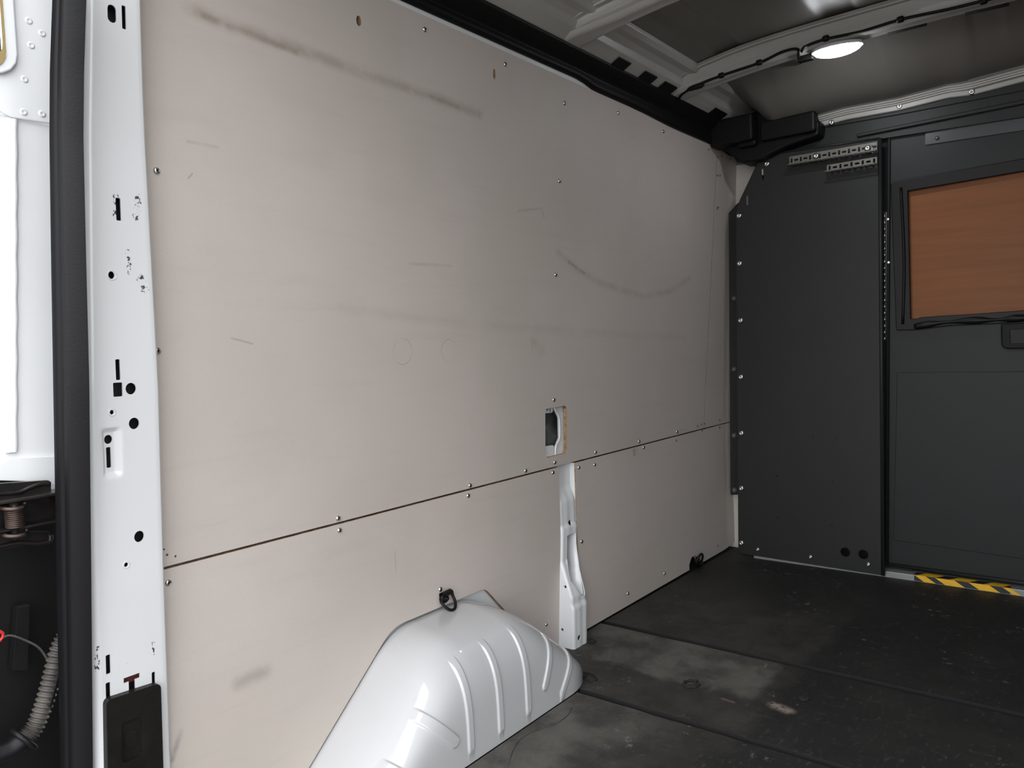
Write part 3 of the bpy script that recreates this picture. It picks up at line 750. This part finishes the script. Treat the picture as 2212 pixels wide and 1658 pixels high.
link_w = tube('thin_wire', spline(wr), .0016, corr, label='thin dark wire behind the corrugated conduit', cat='wire')
q = at(0, 1372, 1, 1.33); tube('red_wire', spline([(q.x-.03, 1.33, q.z+.02), (q.x-.002, 1.33, q.z+.008), (q.x+.003, 1.33, q.z-.004), (q.x-.02, 1.33, q.z-.02)]), .0022, redp, label='red wire looping at the lower left beside the dark door cavity', cat='wire')
q = at(135, 1500, 1, 1.325)
box('blue_clip', (q.x-.003, 1.322, q.z-.006), (q.x+.004, 1.328, q.z+.006), new_mat('blue_plastic', (.02, .15, .3), .5), label='tiny blue plastic clip beside the corrugated conduit', cat='clip')

# ------------------------------------------------------------------ ceiling
YC = .30
def rz(y, x=1.5):
    t = abs(y-YC)/.86; return 1.745-.012*t**2-.068*t**7
XH = 2.862
low = [at(x, y, 0, XH) for x, y in ((1773, 274), (1830, 259), (1943, 229+10), (2050, 212), (2100, 206), (2212, 177), (2300, 160))]
def lowz(y): 
    e = sorted(low, key=lambda q: q.y); return float(np.interp(y, [q.y for q in e], [q.z for q in e]))
def swage(y):
    s_ = 0
    for yc in (.95, .62, .30, -.02, -.35): s_ += .006*(sst(y, yc-.045, yc-.035)*(1-sst(y, yc+.035, yc+.045)))
    return s_
ys = np.linspace(-.56, 1.16, 180)
def cz(x, y):
    t = sst(x, 2.50, 2.83)*(1-sst(y, .96, 1.10)); fz = lowz(min(max(y, low[-1].y), low[0].y))+.034-.05*max(0, y-low[0].y)
    return (rz(y)+swage(y))*(1-t)+fz*t
ce = sheet_grid('ceiling', [[(x, y, cz(x, y)) for y in ys] for x in [XR, 1.1, 1.6, 2.1]+list(np.linspace(2.45, 2.84, 14))], roofp, kind='structure', thick=.004)
# outer roof so that no light leaks
box('roof_skin', (XR-.02, -.62, 1.80), (3.1, 1.36, 1.82), white, ce)
# side rail along the roof edge
pr_ = [(1.215, 1.560), (1.200, 1.600), (1.165, 1.632), (1.130, 1.650), (1.112, 1.662), (1.105, 1.680), (1.085, 1.690), (1.060, 1.690), (1.050, 1.700), (1.045, 1.722)]
rail = sheet_grid('roof_rail', [[(x, y, z) for y, z in pr_] for x in (XR+.02, 1.2, 1.9, 2.6, 3.0)], beamp, smooth=False, thick=.004,
                  label='long pale metal roof rail above the black edge trim', cat='roof rail')
bevel(rail, .006, 3, 15)
# light steel strip just above the plywood
sheet_grid('edge_flange', [[(x, wy(1.565)+.004, 1.555), (x, wy(1.565)+.002, 1.589), (x, 1.21, 1.60)] for x in (.62, 1.6, 2.55)], white, rail, smooth=False, thick=.002)
# black trim along the roof edge
def RT(x, y, yy): q = at(x, y, 1, yy); return q
pr_ = [(1.205, 1.583), (1.186, 1.5805), (1.180, 1.585), (1.178, 1.592), (1.184, 1.600), (1.184, 1.606), (1.170, 1.612), (1.160, 1.622), (1.150, 1.632), (1.146, 1.637), (1.150, 1.641), (1.165, 1.645)]
def trim_row(x):
    dip = -.012*sst(x, 1.86, 1.95) - .010*sst(x, 2.1, 2.5)
    return [(x, y, z+(dip if k < 5 else 0)*(1 if k < 4 else .5)) for k, (y, z) in enumerate(pr_)]
tr = empty('roof_edge_trim', (1.7, 1.18, 1.60), label='long black plastic trim along the top of the plywood wall', cat='trim')
o = sheet_grid('trim_strip', [trim_row(x) for x in [.62, 1.2]+list(np.linspace(1.3, 2.95, 40))], black, tr, thick=.003); local(o, tr)
for x0_, x1_, y_ in ((1303, 1332, 150), (1357, 1385, 180), (1399, 1427, 202), (1503, 1530, 258)):
    a_ = at(x0_, y_-10, 2, 1.642); b_ = at(x1_, y_+3, 2, 1.642)
    o = box('trim_tab', (a_.x, 1.118, 1.646), (b_.x, 1.158, 1.650), black, tr, .002)
    o.rotation_euler = (0, 0, 0); local(o, tr)
# keep tabs on the slope of the rail
for o in [c_ for c_ in tr.children if c_.name.startswith('trim_tab')]:
    for v in o.data.vertices:
        v.co.z = 1.625+(1.165-v.co.y)*.51+(.004 if v.co.z > 1.648 else 0)

# roof beams
def bz(y):
    t = abs(y-YC)/.86; return 1.688-.052*t**3.4
def beam(name, xf, wd, rear, label, holes, foot=1.165):
    b = empty(name, (xf, YC, bz(YC)), label=label, cat='roof beam')
    rows = []
    for y in np.linspace(-.56, foot, 140):
        fl_ = sst(y, .98, 1.16)
        z = bz(y); xr = xf-wd-.028*fl_; top = rz(y)-.010; sq = min(1, (top-z)/.056)
        bead = .004*(1-sst(abs(y-.75), .30, .36))
        rows.append([(xr-rear-.032, y, top+.003), (xr-rear-.022, y, top+.001), (xr-rear-.020, y, top-.003), (xr-rear, y, top), (xr-rear*.80-.003, y, z+.050*sq), (xr-rear*.80, y, z+.043*sq), (xr-rear*.40-.003, y, z+.030*sq), (xr-rear*.40, y, z+.024*sq+bead*.5), (xr-.010, y, z+.009), (xr-.003, y, z+.003), (xr+.004, y, z), (xr+.010, y, z)]
                    + [(xr+.010+(xf-xr-.018)*k/8, y, z+.0018*math.sin(math.pi*k/8)*(1-fl_)) for k in range(1, 8)]
                    + [(xf-.008, y, z), (xf-.003, y, z+.003), (xf, y, z+.010), (xf+.006, y, z+.035), (xf+.008, y, top), (xf+.02, y, top+.002)])
    o = sheet_grid('beam_channel', rows, beamp, b, thick=.0025)
    cs = []
    for px_, py_, rw, rh, kind in holes:
        q = at(px_, py_, 2, 1.66)
        for _ in range(6): q = at(px_, py_, 2, bz(min(q.y, 1.2)))
        L_ = circle((q.x, q.y), rw, 16, rh) if kind == 'c' else rrect(q.x-rw, q.y-rh, q.x+rw, q.y+rh, .002, 3)
        cs.append(([(a, b2, q.z) for a, b2 in L_], (0, 0, .012)))
    if cs: cut(o, cs); smooth_angle(o, 40)
    local(o, b); return b
b1 = beam('roof_beam', 1.812, .050, .004, 'pale steel roof beam nearest the rear, with oval holes and no cable', 
          [(1265, 93, .009, .022, 'r'), (1295, 74, .006, .008, 'c'), (1345, 54, .007, .008, 'c'), (1395, 31, .004, .010, 'r'), (1431, 14, .010, .013, 'c'), (1460, 4, .004, .006, 'c')])
qq = []
for x, y in ((1268, 61), (1277, 54)):
    q = at(x, y, 2, 1.665); me = lathe_mesh('side_hole', [(.0055, 0), (.0055, .0006)], [dark], 12, '-z')
b2 = beam('roof_beam', 2.445, .054, .024, 'pale steel roof beam carrying the lamp and the black cable',
          [(1489, 215, .010, .024, 'r'), (1516, 201, .005, .008, 'c'), (1559, 187, .005, .008, 'c'), (1631, 159, .008, .013, 'c'), (1603, 170, .003, .005, 'c'), (1655, 152, .003, .005, 'c')])
# gusset lumps where beams meet the rail
for x in (1.66,):
    rows = [[(x-.05+u*.12, 1.17-v*.20, 1.640+.115*v**.6+.012*math.sin(math.pi*u)) for v in np.linspace(0, 1, 10)] for u in np.linspace(0, 1, 10)]
    o = sheet_grid('gusset', rows, beamp, rail, thick=.003)
for px_, py_, sx_, sy_ in ((1165, 45, .035, .012), (1236, 40, .028, .012)):
    q = at(px_, py_, 2, 1.70); o = slab('gusset_slot', circle((q.x, q.y), sx_, 14, sy_), [], .001, lambda a, b, zq=q.z: (a, b, zq), (0, 0, 1), dark, rail)
# long openings along beam 2 upper side
# cable along the second beam
cpx = [(1463, 226), (1472, 205), (1500, 188), (1530, 174), (1580, 156), (1640, 136), (1690, 112), (1722, 106), (1727, 118), (1727, 138), (1733, 108), (1745, 98), (1785, 84), (1860, 68), (1950, 41), (2050, 20), (2140, -2), (2212, -18)]
cb = empty('lamp_cable', (2.36, .8, 1.69), label='black cable clipped along the roof beam towards the lamp', cat='cable')
from mathutils.bvhtree import BVHTree
bvh = []
for o in (b2.children[0], b1.children[0], ce, rail):
    mw = Matrix.Identity(4)
    bvh.append(BVHTree.FromPolygons([v.co.copy() for v in o.data.vertices], [tuple(p.vertices) for p in o.data.polygons]))
def hit(x, y, off):
    d = (FX+(x-CX)/F*RX-(y-CY)/F*UX).normalized(); best = None
    for B in bvh:
        r = B.ray_cast(CAM, d)
        if r[0] is not None and (best is None or r[3] < best[1]): best = (r[0], r[3])
    return best[0]-d*off if best else at(x, y, 2, 1.64)
P = [hit(x, y, .005) for x, y in cpx]
P[8] = hit(1725, 122, .012); P[9] = hit(1729, 136, .014)
o = tube('cable', spline(P, 8), .0042, black, cb, 8); local(o, cb)
for x, y in ((1502, 188), (1558, 163), (1640, 135), (1784, 83), (1945, 42), (2125, 2)):
    q = hit(x, y, .004)
    d = Vector((0, -1, .03)).normalized()
    ln_ = .030 if x < 1520 else .010
    o = tube('cable_clip', [q-d*ln_, q-d*ln_*.6, q+d*ln_*.6, q+d*ln_], lambda t: .009 if .2 < t < .8 else .004, black, cb, 8); local(o, cb)
# oval slots on the underside front edge of beam 2
for x0_, y0_, x1_, y1_ in ((1918, 73, 2002, 52), (2085, 30, 2180, 9)):
    a_ = at(x0_, y0_, 2, 1.685); b_ = at(x1_, y1_, 2, 1.685)
    o = tube('edge_slot', [a_, (a_+b_)/2, b_], .0045, dark, b2, 8); local(o, b2)
tube('ceiling_wire', spline([at(x, y, 2, 1.735) for x, y in ((1545, 200), (1585, 205), (1625, 211), (1648, 198), (1655, 175), (1648, 160))]), .0016, black, label='thin curved wire hanging under the roof beyond the lamp beam', cat='wire')

# lamp
a_ = at(1757, 120, 2, 1.668); b_ = at(1861, 92, 2, 1.675); c_ = (a_+b_)/2; hl_ = (b_-a_).length/2
lp = empty('ceiling_lamp', c_, label='lit white oval ceiling lamp under the second roof beam', cat='lamp')
ang = math.atan2((b_-a_).y, (b_-a_).x)
vs, fs = [], []
K, R_ = 28, 8
for i in range(R_+1):
    t = i/R_*math.pi/2
    for j in range(K):
        a = 2*math.pi*j/K; vs.append((hl_*math.cos(a)*math.cos(t), .034*math.sin(a)*math.cos(t), -.020*math.sin(t)))
fs = [(i*K+j, i*K+(j+1) % K, (i+1)*K+(j+1) % K, (i+1)*K+j) for i in range(R_) for j in range(K)]
o = obj('lamp_lens', fixn(mesh('lamp_lens', vs, fs, lens, True)), lp); o.rotation_euler = (0, 0, ang)
o = obj('lamp_base', fixn(mesh('lamp_base', [(x*1.06, y*1.08, .010*(k)) for k in (0, 1) for x, y in [(hl_*math.cos(2*math.pi*j/K), .034*math.sin(2*math.pi*j/K)) for j in range(K)]],
        [(j, (j+1) % K, K+(j+1) % K, K+j) for j in range(K)]+[tuple(range(K, 2*K))], white, True)), lp); o.rotation_euler = (0, 0, ang)
q = at(1742, 128, 2, 1.672); o = box('lamp_plug', (q.x-.014, q.y-.022, q.z-.006), (q.x+.010, q.y+.022, q.z+.010), black, lp, .003); local(o, lp)

# ------------------------------------------------------------------ front bow above the bulkhead
bow = empty('front_roof_bow', (2.86, .5, 1.59), label='pale ridged roof bow bolted above the grey bulkhead', cat='roof beam')
rows = []
ymx = low[0].y
for y in np.linspace(-.55, ymx, 90):
    z = lowz(max(y, low[-1].y)); jog = .008*(1-sst(y, .36, .40))
    k_ = lambda dx, dz: (XH-dx-(jog if dx > .012 else 0), y, z+dz)
    rows.append([k_(.006, 0), k_(.010, .002), k_(.011, .015), k_(.018, .0165), k_(.019, .021), k_(.025, .0215), k_(.026, .026), k_(.032, .0265), k_(.034, .031), k_(.050, .036)])
o = sheet_grid('bow_flange', rows, beamp, bow, smooth=False, thick=.003); local(o, bow)

# ------------------------------------------------------------------ bulkhead
XP = 2.840; XDR = 2.885
wf = box('wall_front', (2.925, YR, .0), (2.935, 1.09, 1.72), grey, kind='structure')
box('light_leak_plate', (3.08, -.64, -.05), (3.10, 1.36, 1.82), white, wf)  # unseen plate added to stop sky light leaking in at the front corner
box('ceiling_filler', (2.93, YR, 1.60), (2.98, 1.20, 1.80), black, wf)
bolt_me = lathe_mesh('bolt', [(.0105, 0), (.0105, .002), (.0085, .0055), (.0045, .0075), (.003, .0060), (.001, .0050)], [zinc], 14, '-x')
bolt_dull = lathe_mesh('bolt', [(.0115, 0), (.0115, .003), (.009, .004), (.0085, .009), (.003, .010)], [zincd], 6, '-x')
def PX(pts, X_): return [(lambda q: (q.y, q.z))(at(x, y, 0, X_)) for x, y in pts]
# header
hd = slab('header_plate', PX([(1640, 346), (1765, 284), (1774, 273), (1943, 238), (2100, 205), (2212, 177), (2420, 135), (2420, 225), (2212, 252), (1900, 300), (1660, 340)], 2.868), [], .003, lambda a, b: (2.868, a, b), (1, 0, 0), grey, wf)
hf2 = slab('header_fold', PX([(1850, 289), (2212, 214), (2420, 170), (2420, 180), (2212, 224), (1850, 296)], 2.855), [], .01, lambda a, b: (2.855, a, b), (1, 0, 0), grey, wf); bevel(hf2, .003, 2)
q = at(2415, 226, 0, 2.868)
box('header_plate', (2.868, YR+.02, q.z-.004), (2.872, q.y+.002, q.z+.10), grey, wf)
for x, y in ((1797, 265), (1944, 230), (2100, 199)):
    q = at(x, y, 0, 2.858); o = obj('bolt', bolt_me, bow); o.location = q-bow.location-Vector((0.003, 0, 0))
slab('bolt_plate', PX([(1778, 275), (1785, 262), (1943, 226), (2100, 196), (2330, 150), (2330, 172), (2100, 216), (1943, 246)], 2.860), [], .006, lambda a, b: (2.860, a, b), (1, 0, 0), grey, wf)

# left fixed panel of the bulkhead
pp_ = empty('partition_panel', (XP, .9, 0), label='tall grey steel partition panel fixed with a row of bolts beside the plywood wall', cat='partition')
plx = lambda o: local(o, pp_)
out = PX([(1595, 1194), (1590, 460), (1598, 432), (1640, 343), (1650, 336), (1662, 333), (1898, 299), (1903, 1242)], XP)
holes = [[(a, b) for a, b in circle(PX([(1826, 1192)], XP)[0], .0165, 20)], circle(PX([(1865, 1197)], XP)[0], .0165, 20)]
h_ = PX([(1648, 377)], XP)[0]; g_ = PX([(1615, 433)], XP)[0]
holes += [rrect(h_[0]-.003, h_[1]-.018, h_[0]+.003, h_[1]+.018, .001), rrect(g_[0]-.0035, g_[1]-.017, g_[0]+.0035, g_[1]+.017, .001)]
for x, y in ((1757, 943), (1806, 947), (1679, 1027), (1800, 1040), (1679, 1117), (1797, 1134)): holes.append(circle(PX([(x, y)], XP)[0], .0022, 8))
plx(slab('panel_sheet', out, holes, .003, lambda a, b: (XP, a, b), (1, 0, 0), grey, pp_))
q0, q1 = PX([(1901, 299)], XP)[0], PX([(1908, 1242)], XP)[0]
plx(tube('panel_edge', [(XP-.002, q0[0], q0[1]), (XP-.002, q1[0], q1[1])], .0065, grey2, pp_, 12))
q2 = PX([(1660, 333)], XP)[0]
plx(tube('panel_edge', [(XP, q2[0], q2[1]), (XP, q0[0], q0[1])], .004, grey, pp_, 10))
for x, y in ((1657, 354), (1597, 466), (1598, 569), (1600, 692), (1601, 814), (1602, 935), (1602, 1054), (1602, 1172)):
    q = at(x, y, 0, XP); o = obj('bolt', bolt_me, pp_); o.location = q-pp_.location
for x, y in ((1637, 1186), (1751, 1202), (1876, 1218)):
    q = at(x, y, 0, XP); o = obj('bolt', bolt_me, pp_); o.location = q-pp_.location; o.scale = (.7, .7, .7)
# bent tabs at the slots
plx(box('slot_tab', (XP-.004, h_[0]-.0030, h_[1]-.002), (XP+.001, h_[0]+.0030, h_[1]+.019), zinc, pp_))
plx(box('slot_tab', (XP-.003, g_[0]-.0030, g_[1]-.017), (XP+.001, g_[0]+.0030, g_[1]+.017), zincd, pp_))

# grey flange and white body metal between plywood and panel
fg = slab('side_flange', PX([(1578, 1068), (1574, 460), (1592, 440), (1606, 430), (1606, 1068)], 2.93), [], .003, lambda a, b: (2.93, a, b), (1, 0, 0), grey, wf)
for x, y in ((1586, 644), (1586, 797), (1586, 940), (1587, 1058)):
    q = at(x, y, 0, 2.93); o = obj('bolt', bolt_dull, wf); o.location = q
wb = new_mat('cream_body_metal', (.66, .62, .57), .45)
slab('trim_1', PX([(1560, 1190), (1560, 362), (1580, 358), (1660, 350), (1660, 1190)], 3.0), [], .004, lambda a, b: (3.0, a, b), (1, 0, 0), wb, kind='structure')

# black plastic corner cover
def bump_box(name, a, b, mt, parent, bev): return box(name, a, b, mt, parent, bev)
cc = empty('corner_cover', (2.86, 1.05, 1.58), label='black plastic cover in the dark upper corner where roof, wall and bulkhead meet', cat='cover')
c1_ = PX([(1600, 352), (1640, 346), (1700, 315), (1768, 292), (1771, 258), (1735, 266), (1690, 266), (1655, 243), (1627, 241), (1600, 252), (1545, 262), (1520, 290)], 2.80)
o = slab('cover_body', c1_, [], .10, lambda a, b: (2.80, a, b), (1, 0, 0), black, cc); local(bevel(o, .010, 3, 30), cc)
for pa, pb, xx in (((1532, 262), (1625, 300), 2.74), ((1590, 268), (1632, 312), 2.77), ((1640, 262), (1760, 282), 2.775)):
    A_, B_ = at(*pa, 0, xx), at(*pb, 0, xx)
    o = box('cover_block', (xx, min(A_.y, B_.y), min(A_.z, B_.z)), (2.82, max(A_.y, B_.y), max(A_.z, B_.z)), black, cc, .008); local(o, cc)
q = at(1600, 346, 0, 2.95); o = tube('cover_lip', spline([at(1560, 328, 0, 2.92), at(1585, 334, 0, 2.93), at(1598, 348, 0, 2.94)]), .008, black, cc, 8); local(o, cc)

# perforated angle bars
def angle_bar(pa, pb, hgt, label, ks, flange=True):
    A, B = at(*pa, 0, XP-.008), at(*pb, 0, XP-.008)
    b = empty('slotted_angle_bar', A, label=label, cat='bracket', group='slotted angle bars on the partition panel')
    L_ = abs(B.y-A.y); out = [(0, 0), (-L_, B.z-A.z), (-L_, B.z-A.z-hgt), (0, -hgt)]
    hs = []
    for i in range(ks):
        t = (i+.5)/ks; cx_ = -L_*t; cz_ = (B.z-A.z)*t-hgt*.5
        hs.append(rrect(cx_-.0035, cz_-.008, cx_+.0035, cz_+.008, .0034, 4) if i % 2 == 0 else rrect(cx_-.0075, cz_-.0035, cx_+.0075, cz_+.0035, .0034, 4))
    slab('angle_face', out, hs, .0025, lambda a, c: (-.016, a, c), (1, 0, 0), zincd, b)
    if True:
        hs2 = [rrect(-L_*(i+.5)/ks-.009, .010, -L_*(i+.5)/ks+.009, .018, .003, 2) for i in range(ks)]
        slab('angle_flange', [(0, 0), (-L_, 0), (-L_, .026), (0, .026)], hs2, .0025,
             lambda a, c: (-.016-.0+c*(-1) if False else -.016+c*-.9, a, (B.z-A.z)*(-a/L_)-hgt-.0), (0, 0, -1), zincd, b)
    return b
ab1 = angle_bar((1708, 340), (1897, 308), .029, 'upper and longer slotted angle bar at the top of the grey partition panel', 18)
ab2 = angle_bar((1789, 358), (1897, 340), .023, 'lower and shorter slotted angle bar at the top of the grey partition panel', 9, False)
for b_, (x, y) in ((ab1, (1763, 337)), (ab1, (1874, 320))):
    q = at(x, y, 0, XP-.026); o = obj('bolt', bolt_me, b_); o.location = q-b_.location
q = at(1884, 322, 0, XP-.04); o = tube('hook', [q+Vector((0, 0, .012)), q-Vector((0, 0, .012)), q+Vector((0, -.008, -.014))], .002, zinc, ab1, 6); local(o, ab1)

# ------------------------------------------------------------------ bulkhead door
dr = empty('door_1', (XDR, .3, .02), kind='structure')
d_ = lambda o: local(o, dr)
XD2 = XDR
y0, y1 = .575, -.25
zt0 = PX([(1921, 291)], XDR)[0]; zt1 = PX([(2212, 246)], XDR)[0]; zb0 = PX([(1916, 1218)], XDR)[0]; zb1 = PX([(2212, 1263)], XDR)[0]
sl = (zt1[1]-zt0[1])/(zt1[0]-zt0[0]); 
outl = [(zt0[0], zt0[1]), (zb0[0], zb0[1]), (-.30, .03), (-.30, zt1[1])]
win = PX([(1958, 409), (2300, 352), (2300, 668), (1966, 690)], XDR)
d_(slab('door_sheet', outl, [win], .004, lambda a, b: (XDR, a, b), (1, 0, 0), grey2, dr))
# folded rim
rim = [(XDR-.004, zb0[0], zb0[1]), (XDR-.004, zt0[0], zt0[1]), (XDR-.004, -.3, zt1[1])]
d_(tube('door_rim', rim, .006, grey2, dr, 8))
d_(tube('door_rim', [(XDR-.004, zb0[0], zb0[1]+.002), (XDR-.004, -.3, .032)], .006, grey2, dr, 8))
# dark tape at the top
o = slab('dark_strip', PX([(1999, 287), (2212, 250), (2350, 226), (2350, 256), (2212, 281), (1999, 313)], XDR-.004), [], .003, lambda a, b: (XDR-.006, a, b), (1, 0, 0), new_mat('dark_glossy_strip', (.03, .032, .035), .3), dr); d_(o)
q = at(2024, 298, 0, XDR-.008); o = obj('bolt', bolt_dull, dr); o.location = q-dr.location; o.scale = (.6, .6, .6)
# raised lower panel
lp_ = PX([(1938, 804), (2212, 802), (2350, 801), (2350, 1228), (2212, 1207), (1930, 1166)], XDR-.004)
o = slab('lower_cover', lp_, [], .004, lambda a, b: (XDR-.005, a, b), (1, 0, 0), grey2, dr); d_(bevel(o, .0015, 2))
# window: board, rubber frame
o = slab('window_board', PX([(1945, 395), (2330, 335), (2330, 690), (1950, 710)], XDR+.004), [], .006, lambda a, b: (XDR+.006, a, b), (1, 0, 0), board, dr); d_(o)
fo = PX([(1924, 399), (1931, 392), (2212, 342), (2330, 322), (2330, 688), (2212, 694), (2150, 699), (2050, 703), (1980, 712), (1936, 713)], XDR-.014)
fi_ = PX([(1962, 413), (2212, 370), (2290, 357), (2290, 666), (2212, 670), (2100, 678), (2030, 682), (1990, 685), (1982, 688), (1968, 688)], XDR-.006)
o = slab('window_rubber', fo, [fi_], .018, lambda a, b: (XDR-.016, a, b), (1, 0, 0), rubber, dr); d_(bevel(o, .006, 3, 30))
o = tube('rubber_bead', spline([at(x, y, 0, XDR-.018) for x, y in ((1950, 700), (1953, 560), (1946, 405))], 6), .0045, rubber, dr, 8); d_(o)
tp = [at(x, y, 0, XDR-.020) for x, y in ((1975, 705), (2030, 697), (2100, 692), (2160, 690), (2212, 686), (2300, 682))]
o = tube('rubber_bead', spline(tp, 8), lambda t: .007+.003*math.sin(t*19), rubber, dr, 8, flat=1.2); d_(o)
# latch
lt = PX([(2162, 700), (2330, 690), (2330, 752), (2172, 753), (2163, 746)], XDR-.025)
o = slab('door_latch', lt, [], .024, lambda a, b: (XDR-.028, a, b), (1, 0, 0), black, dr); d_(bevel(o, .004, 3, 30))
o = slab('latch_pocket', PX([(2180, 712), (2330, 704), (2330, 738), (2182, 742)], XDR-.03), [], .004, lambda a, b: (XDR-.031, a, b), (1, 0, 0), rubber, dr); d_(bevel(o, .003, 2, 30))
# piano hinge with knuckles, in the gap
hg0, hg1 = at(1911, 458, 0, XDR-.006), at(1911, 737, 0, XDR-.006)
hy_ = hg0.y; nk = 20
for i in range(nk):
    z_a = hg1.z+(hg0.z-hg1.z)*i/nk; z_b = hg1.z+(hg0.z-hg1.z)*(i+.86)/nk
    yy = hg1.y+(hg0.y-hg1.y)*i/nk
    d_(tube('hinge_knuckle', [(XDR-.006, yy, z_a), (XDR-.006, yy, z_b)], .0042, zinc, dr, 10))
d_(box('hinge_leaf', (XDR-.004, hg0.y-.010, hg1.z), (XDR-.003, hg0.y+.004, hg0.z), zincd, dr))
for z_ in (at(1917, 474, 0, XDR).z, at(1917, 567, 0, XDR).z):
    d_(box('hinge_stud', (XDR-.010, hg0.y-.014, z_-.003), (XDR-.004, hg0.y-.008, z_+.003), zinc, dr))
d_(box('door_gap', (XDR+.008, .56, .02), (XDR+.012, .68, 1.52), dark, dr))

# ------------------------------------------------------------------ sill and hazard tape
XSL = 2.852
sl_ = box('door_sill', (XSL, YR+.02, -.009), (XDR+.03, 1.10, .020), sill, bev=.002, label='grey metal sill strip on the floor under the bulkhead', cat='sill')
ht = empty('hazard_tape', (XSL, .45, .02), label='yellow and black striped hazard tape on the door sill', cat='tape')
hx0 = at(1975, 1247, 0, XSL).y; hx1 = at(2182, 1278, 0, XSL).y
def strip(name, ya, yb, skew, mt, top, off):
    if top: vs = [(XSL-.0015, ya, .0215+off), (XSL-.0015, yb, .0215+off), (XSL+.032, yb-skew, .0215+off), (XSL+.032, ya-skew, .0215+off)]
    else: vs = [(XSL-.0015-off, ya, .0215), (XSL-.0015-off, yb, .0215), (XSL-.0015-off, yb+skew, .002), (XSL-.0015-off, ya+skew, .002)]
    s_ = Vector((0, 0, .0006)) if top else Vector((-.0006, 0, 0)); V4 = [Vector(v) for v in vs]; V8 = V4+[v+s_ for v in V4]
    o = obj(name, fixn(mesh(name, V8, [(0, 1, 2, 3), (4, 7, 6, 5), (0, 4, 5, 1), (1, 5, 6, 2), (2, 6, 7, 3), (3, 7, 4, 0)], mt)), ht); local(o, ht)
strip('black_band', hx0, hx1, 0, blackt, True, 0); strip('black_band', hx0, hx1, 0, blackt, False, 0)
ys_ = [(at(a, 1250, 0, XSL).y, at(b, 1255, 0, XSL).y) for a, b in ((1982, 2020), (2052, 2092), (2125, 2165))]
for a, b in ys_:
    strip('yellow_stripe', a, b, .022, yellow, True, .0006)
for a, b in ((1975, 2000), (2020, 2062), (2092, 2137), (2165, 2182)):
    a, b = at(a, 1250, 0, XSL).y, at(b, 1255, 0, XSL).y
    strip('yellow_stripe', a, b, -.030 if a-b > .02 else -.01, yellow, False, .0006)

# ------------------------------------------------------------------ bits on the floor
def crumb(name, c, r, label, cat_, mt=debris, sq=.4, seed=1):
    bm = bmesh.new(); bmesh.ops.create_icosphere(bm, subdivisions=2, radius=r); rn = random.Random(seed)
    for v in bm.verts:
        v.co *= rn.uniform(.7, 1.3); v.co.z *= sq
        v.co.z = max(v.co.z, -r*sq*.5)
    me = bpy.data.meshes.new(name); bm.to_mesh(me); bm.free(); me.materials.append(mt)
    o = obj(name, me, label=label, cat=cat_); o.location = (c.x, c.y, r*sq*.5); return o
crumb('dirt_clump', at(1248, 1462, 2, 0), .020, 'black dirt clump against the front end of the wheel arch', 'dirt', seed=2)
crumb('dirt_clump', at(1233, 1493, 2, 0), .011, 'small black crumb in the floor seam by the wheel arch', 'dirt', seed=5)
crumb('dirt_clump', at(1736, 1509, 2, 0), .012, 'flat dark crumb alone on the floor right of the pale spot', 'dirt', sq=.2, seed=8)
crumb('dirt_clump', at(1278, 1386, 2, 0), .014, 'dark crumb behind the foot of the body post', 'dirt', seed=9)
def loop(name, pix, r, mt, label, cat_, z=.003, closed=False):
    return tube(name, spline([at(x, y, 2, z) for x, y in pix], 6), r, mt, label=label, cat=cat_)
loop('wire_scrap', [(1252, 1458), (1265, 1452), (1283, 1458), (1288, 1466), (1278, 1471), (1265, 1466)], .0022, debris, 'black scrap of wire curling from the wheel arch end', 'wire')
rg = [at(1493+16*math.cos(a), 1476+7*math.sin(a), 2, .003) for a in np.linspace(0, 5.6, 20)]
tube('cord_loop', rg, lambda t: .0035+.0015*math.sin(t*40), debris, label='small frayed black loop lying on the dusty floor', cat='scrap')
loop('hair_thread', [(1098, 1650), (1108, 1620), (1125, 1595), (1160, 1575), (1200, 1562), (1225, 1545), (1235, 1528)], .0009, corr, 'long dark hair-thin thread on the floor beside the wheel arch', 'thread', .001)
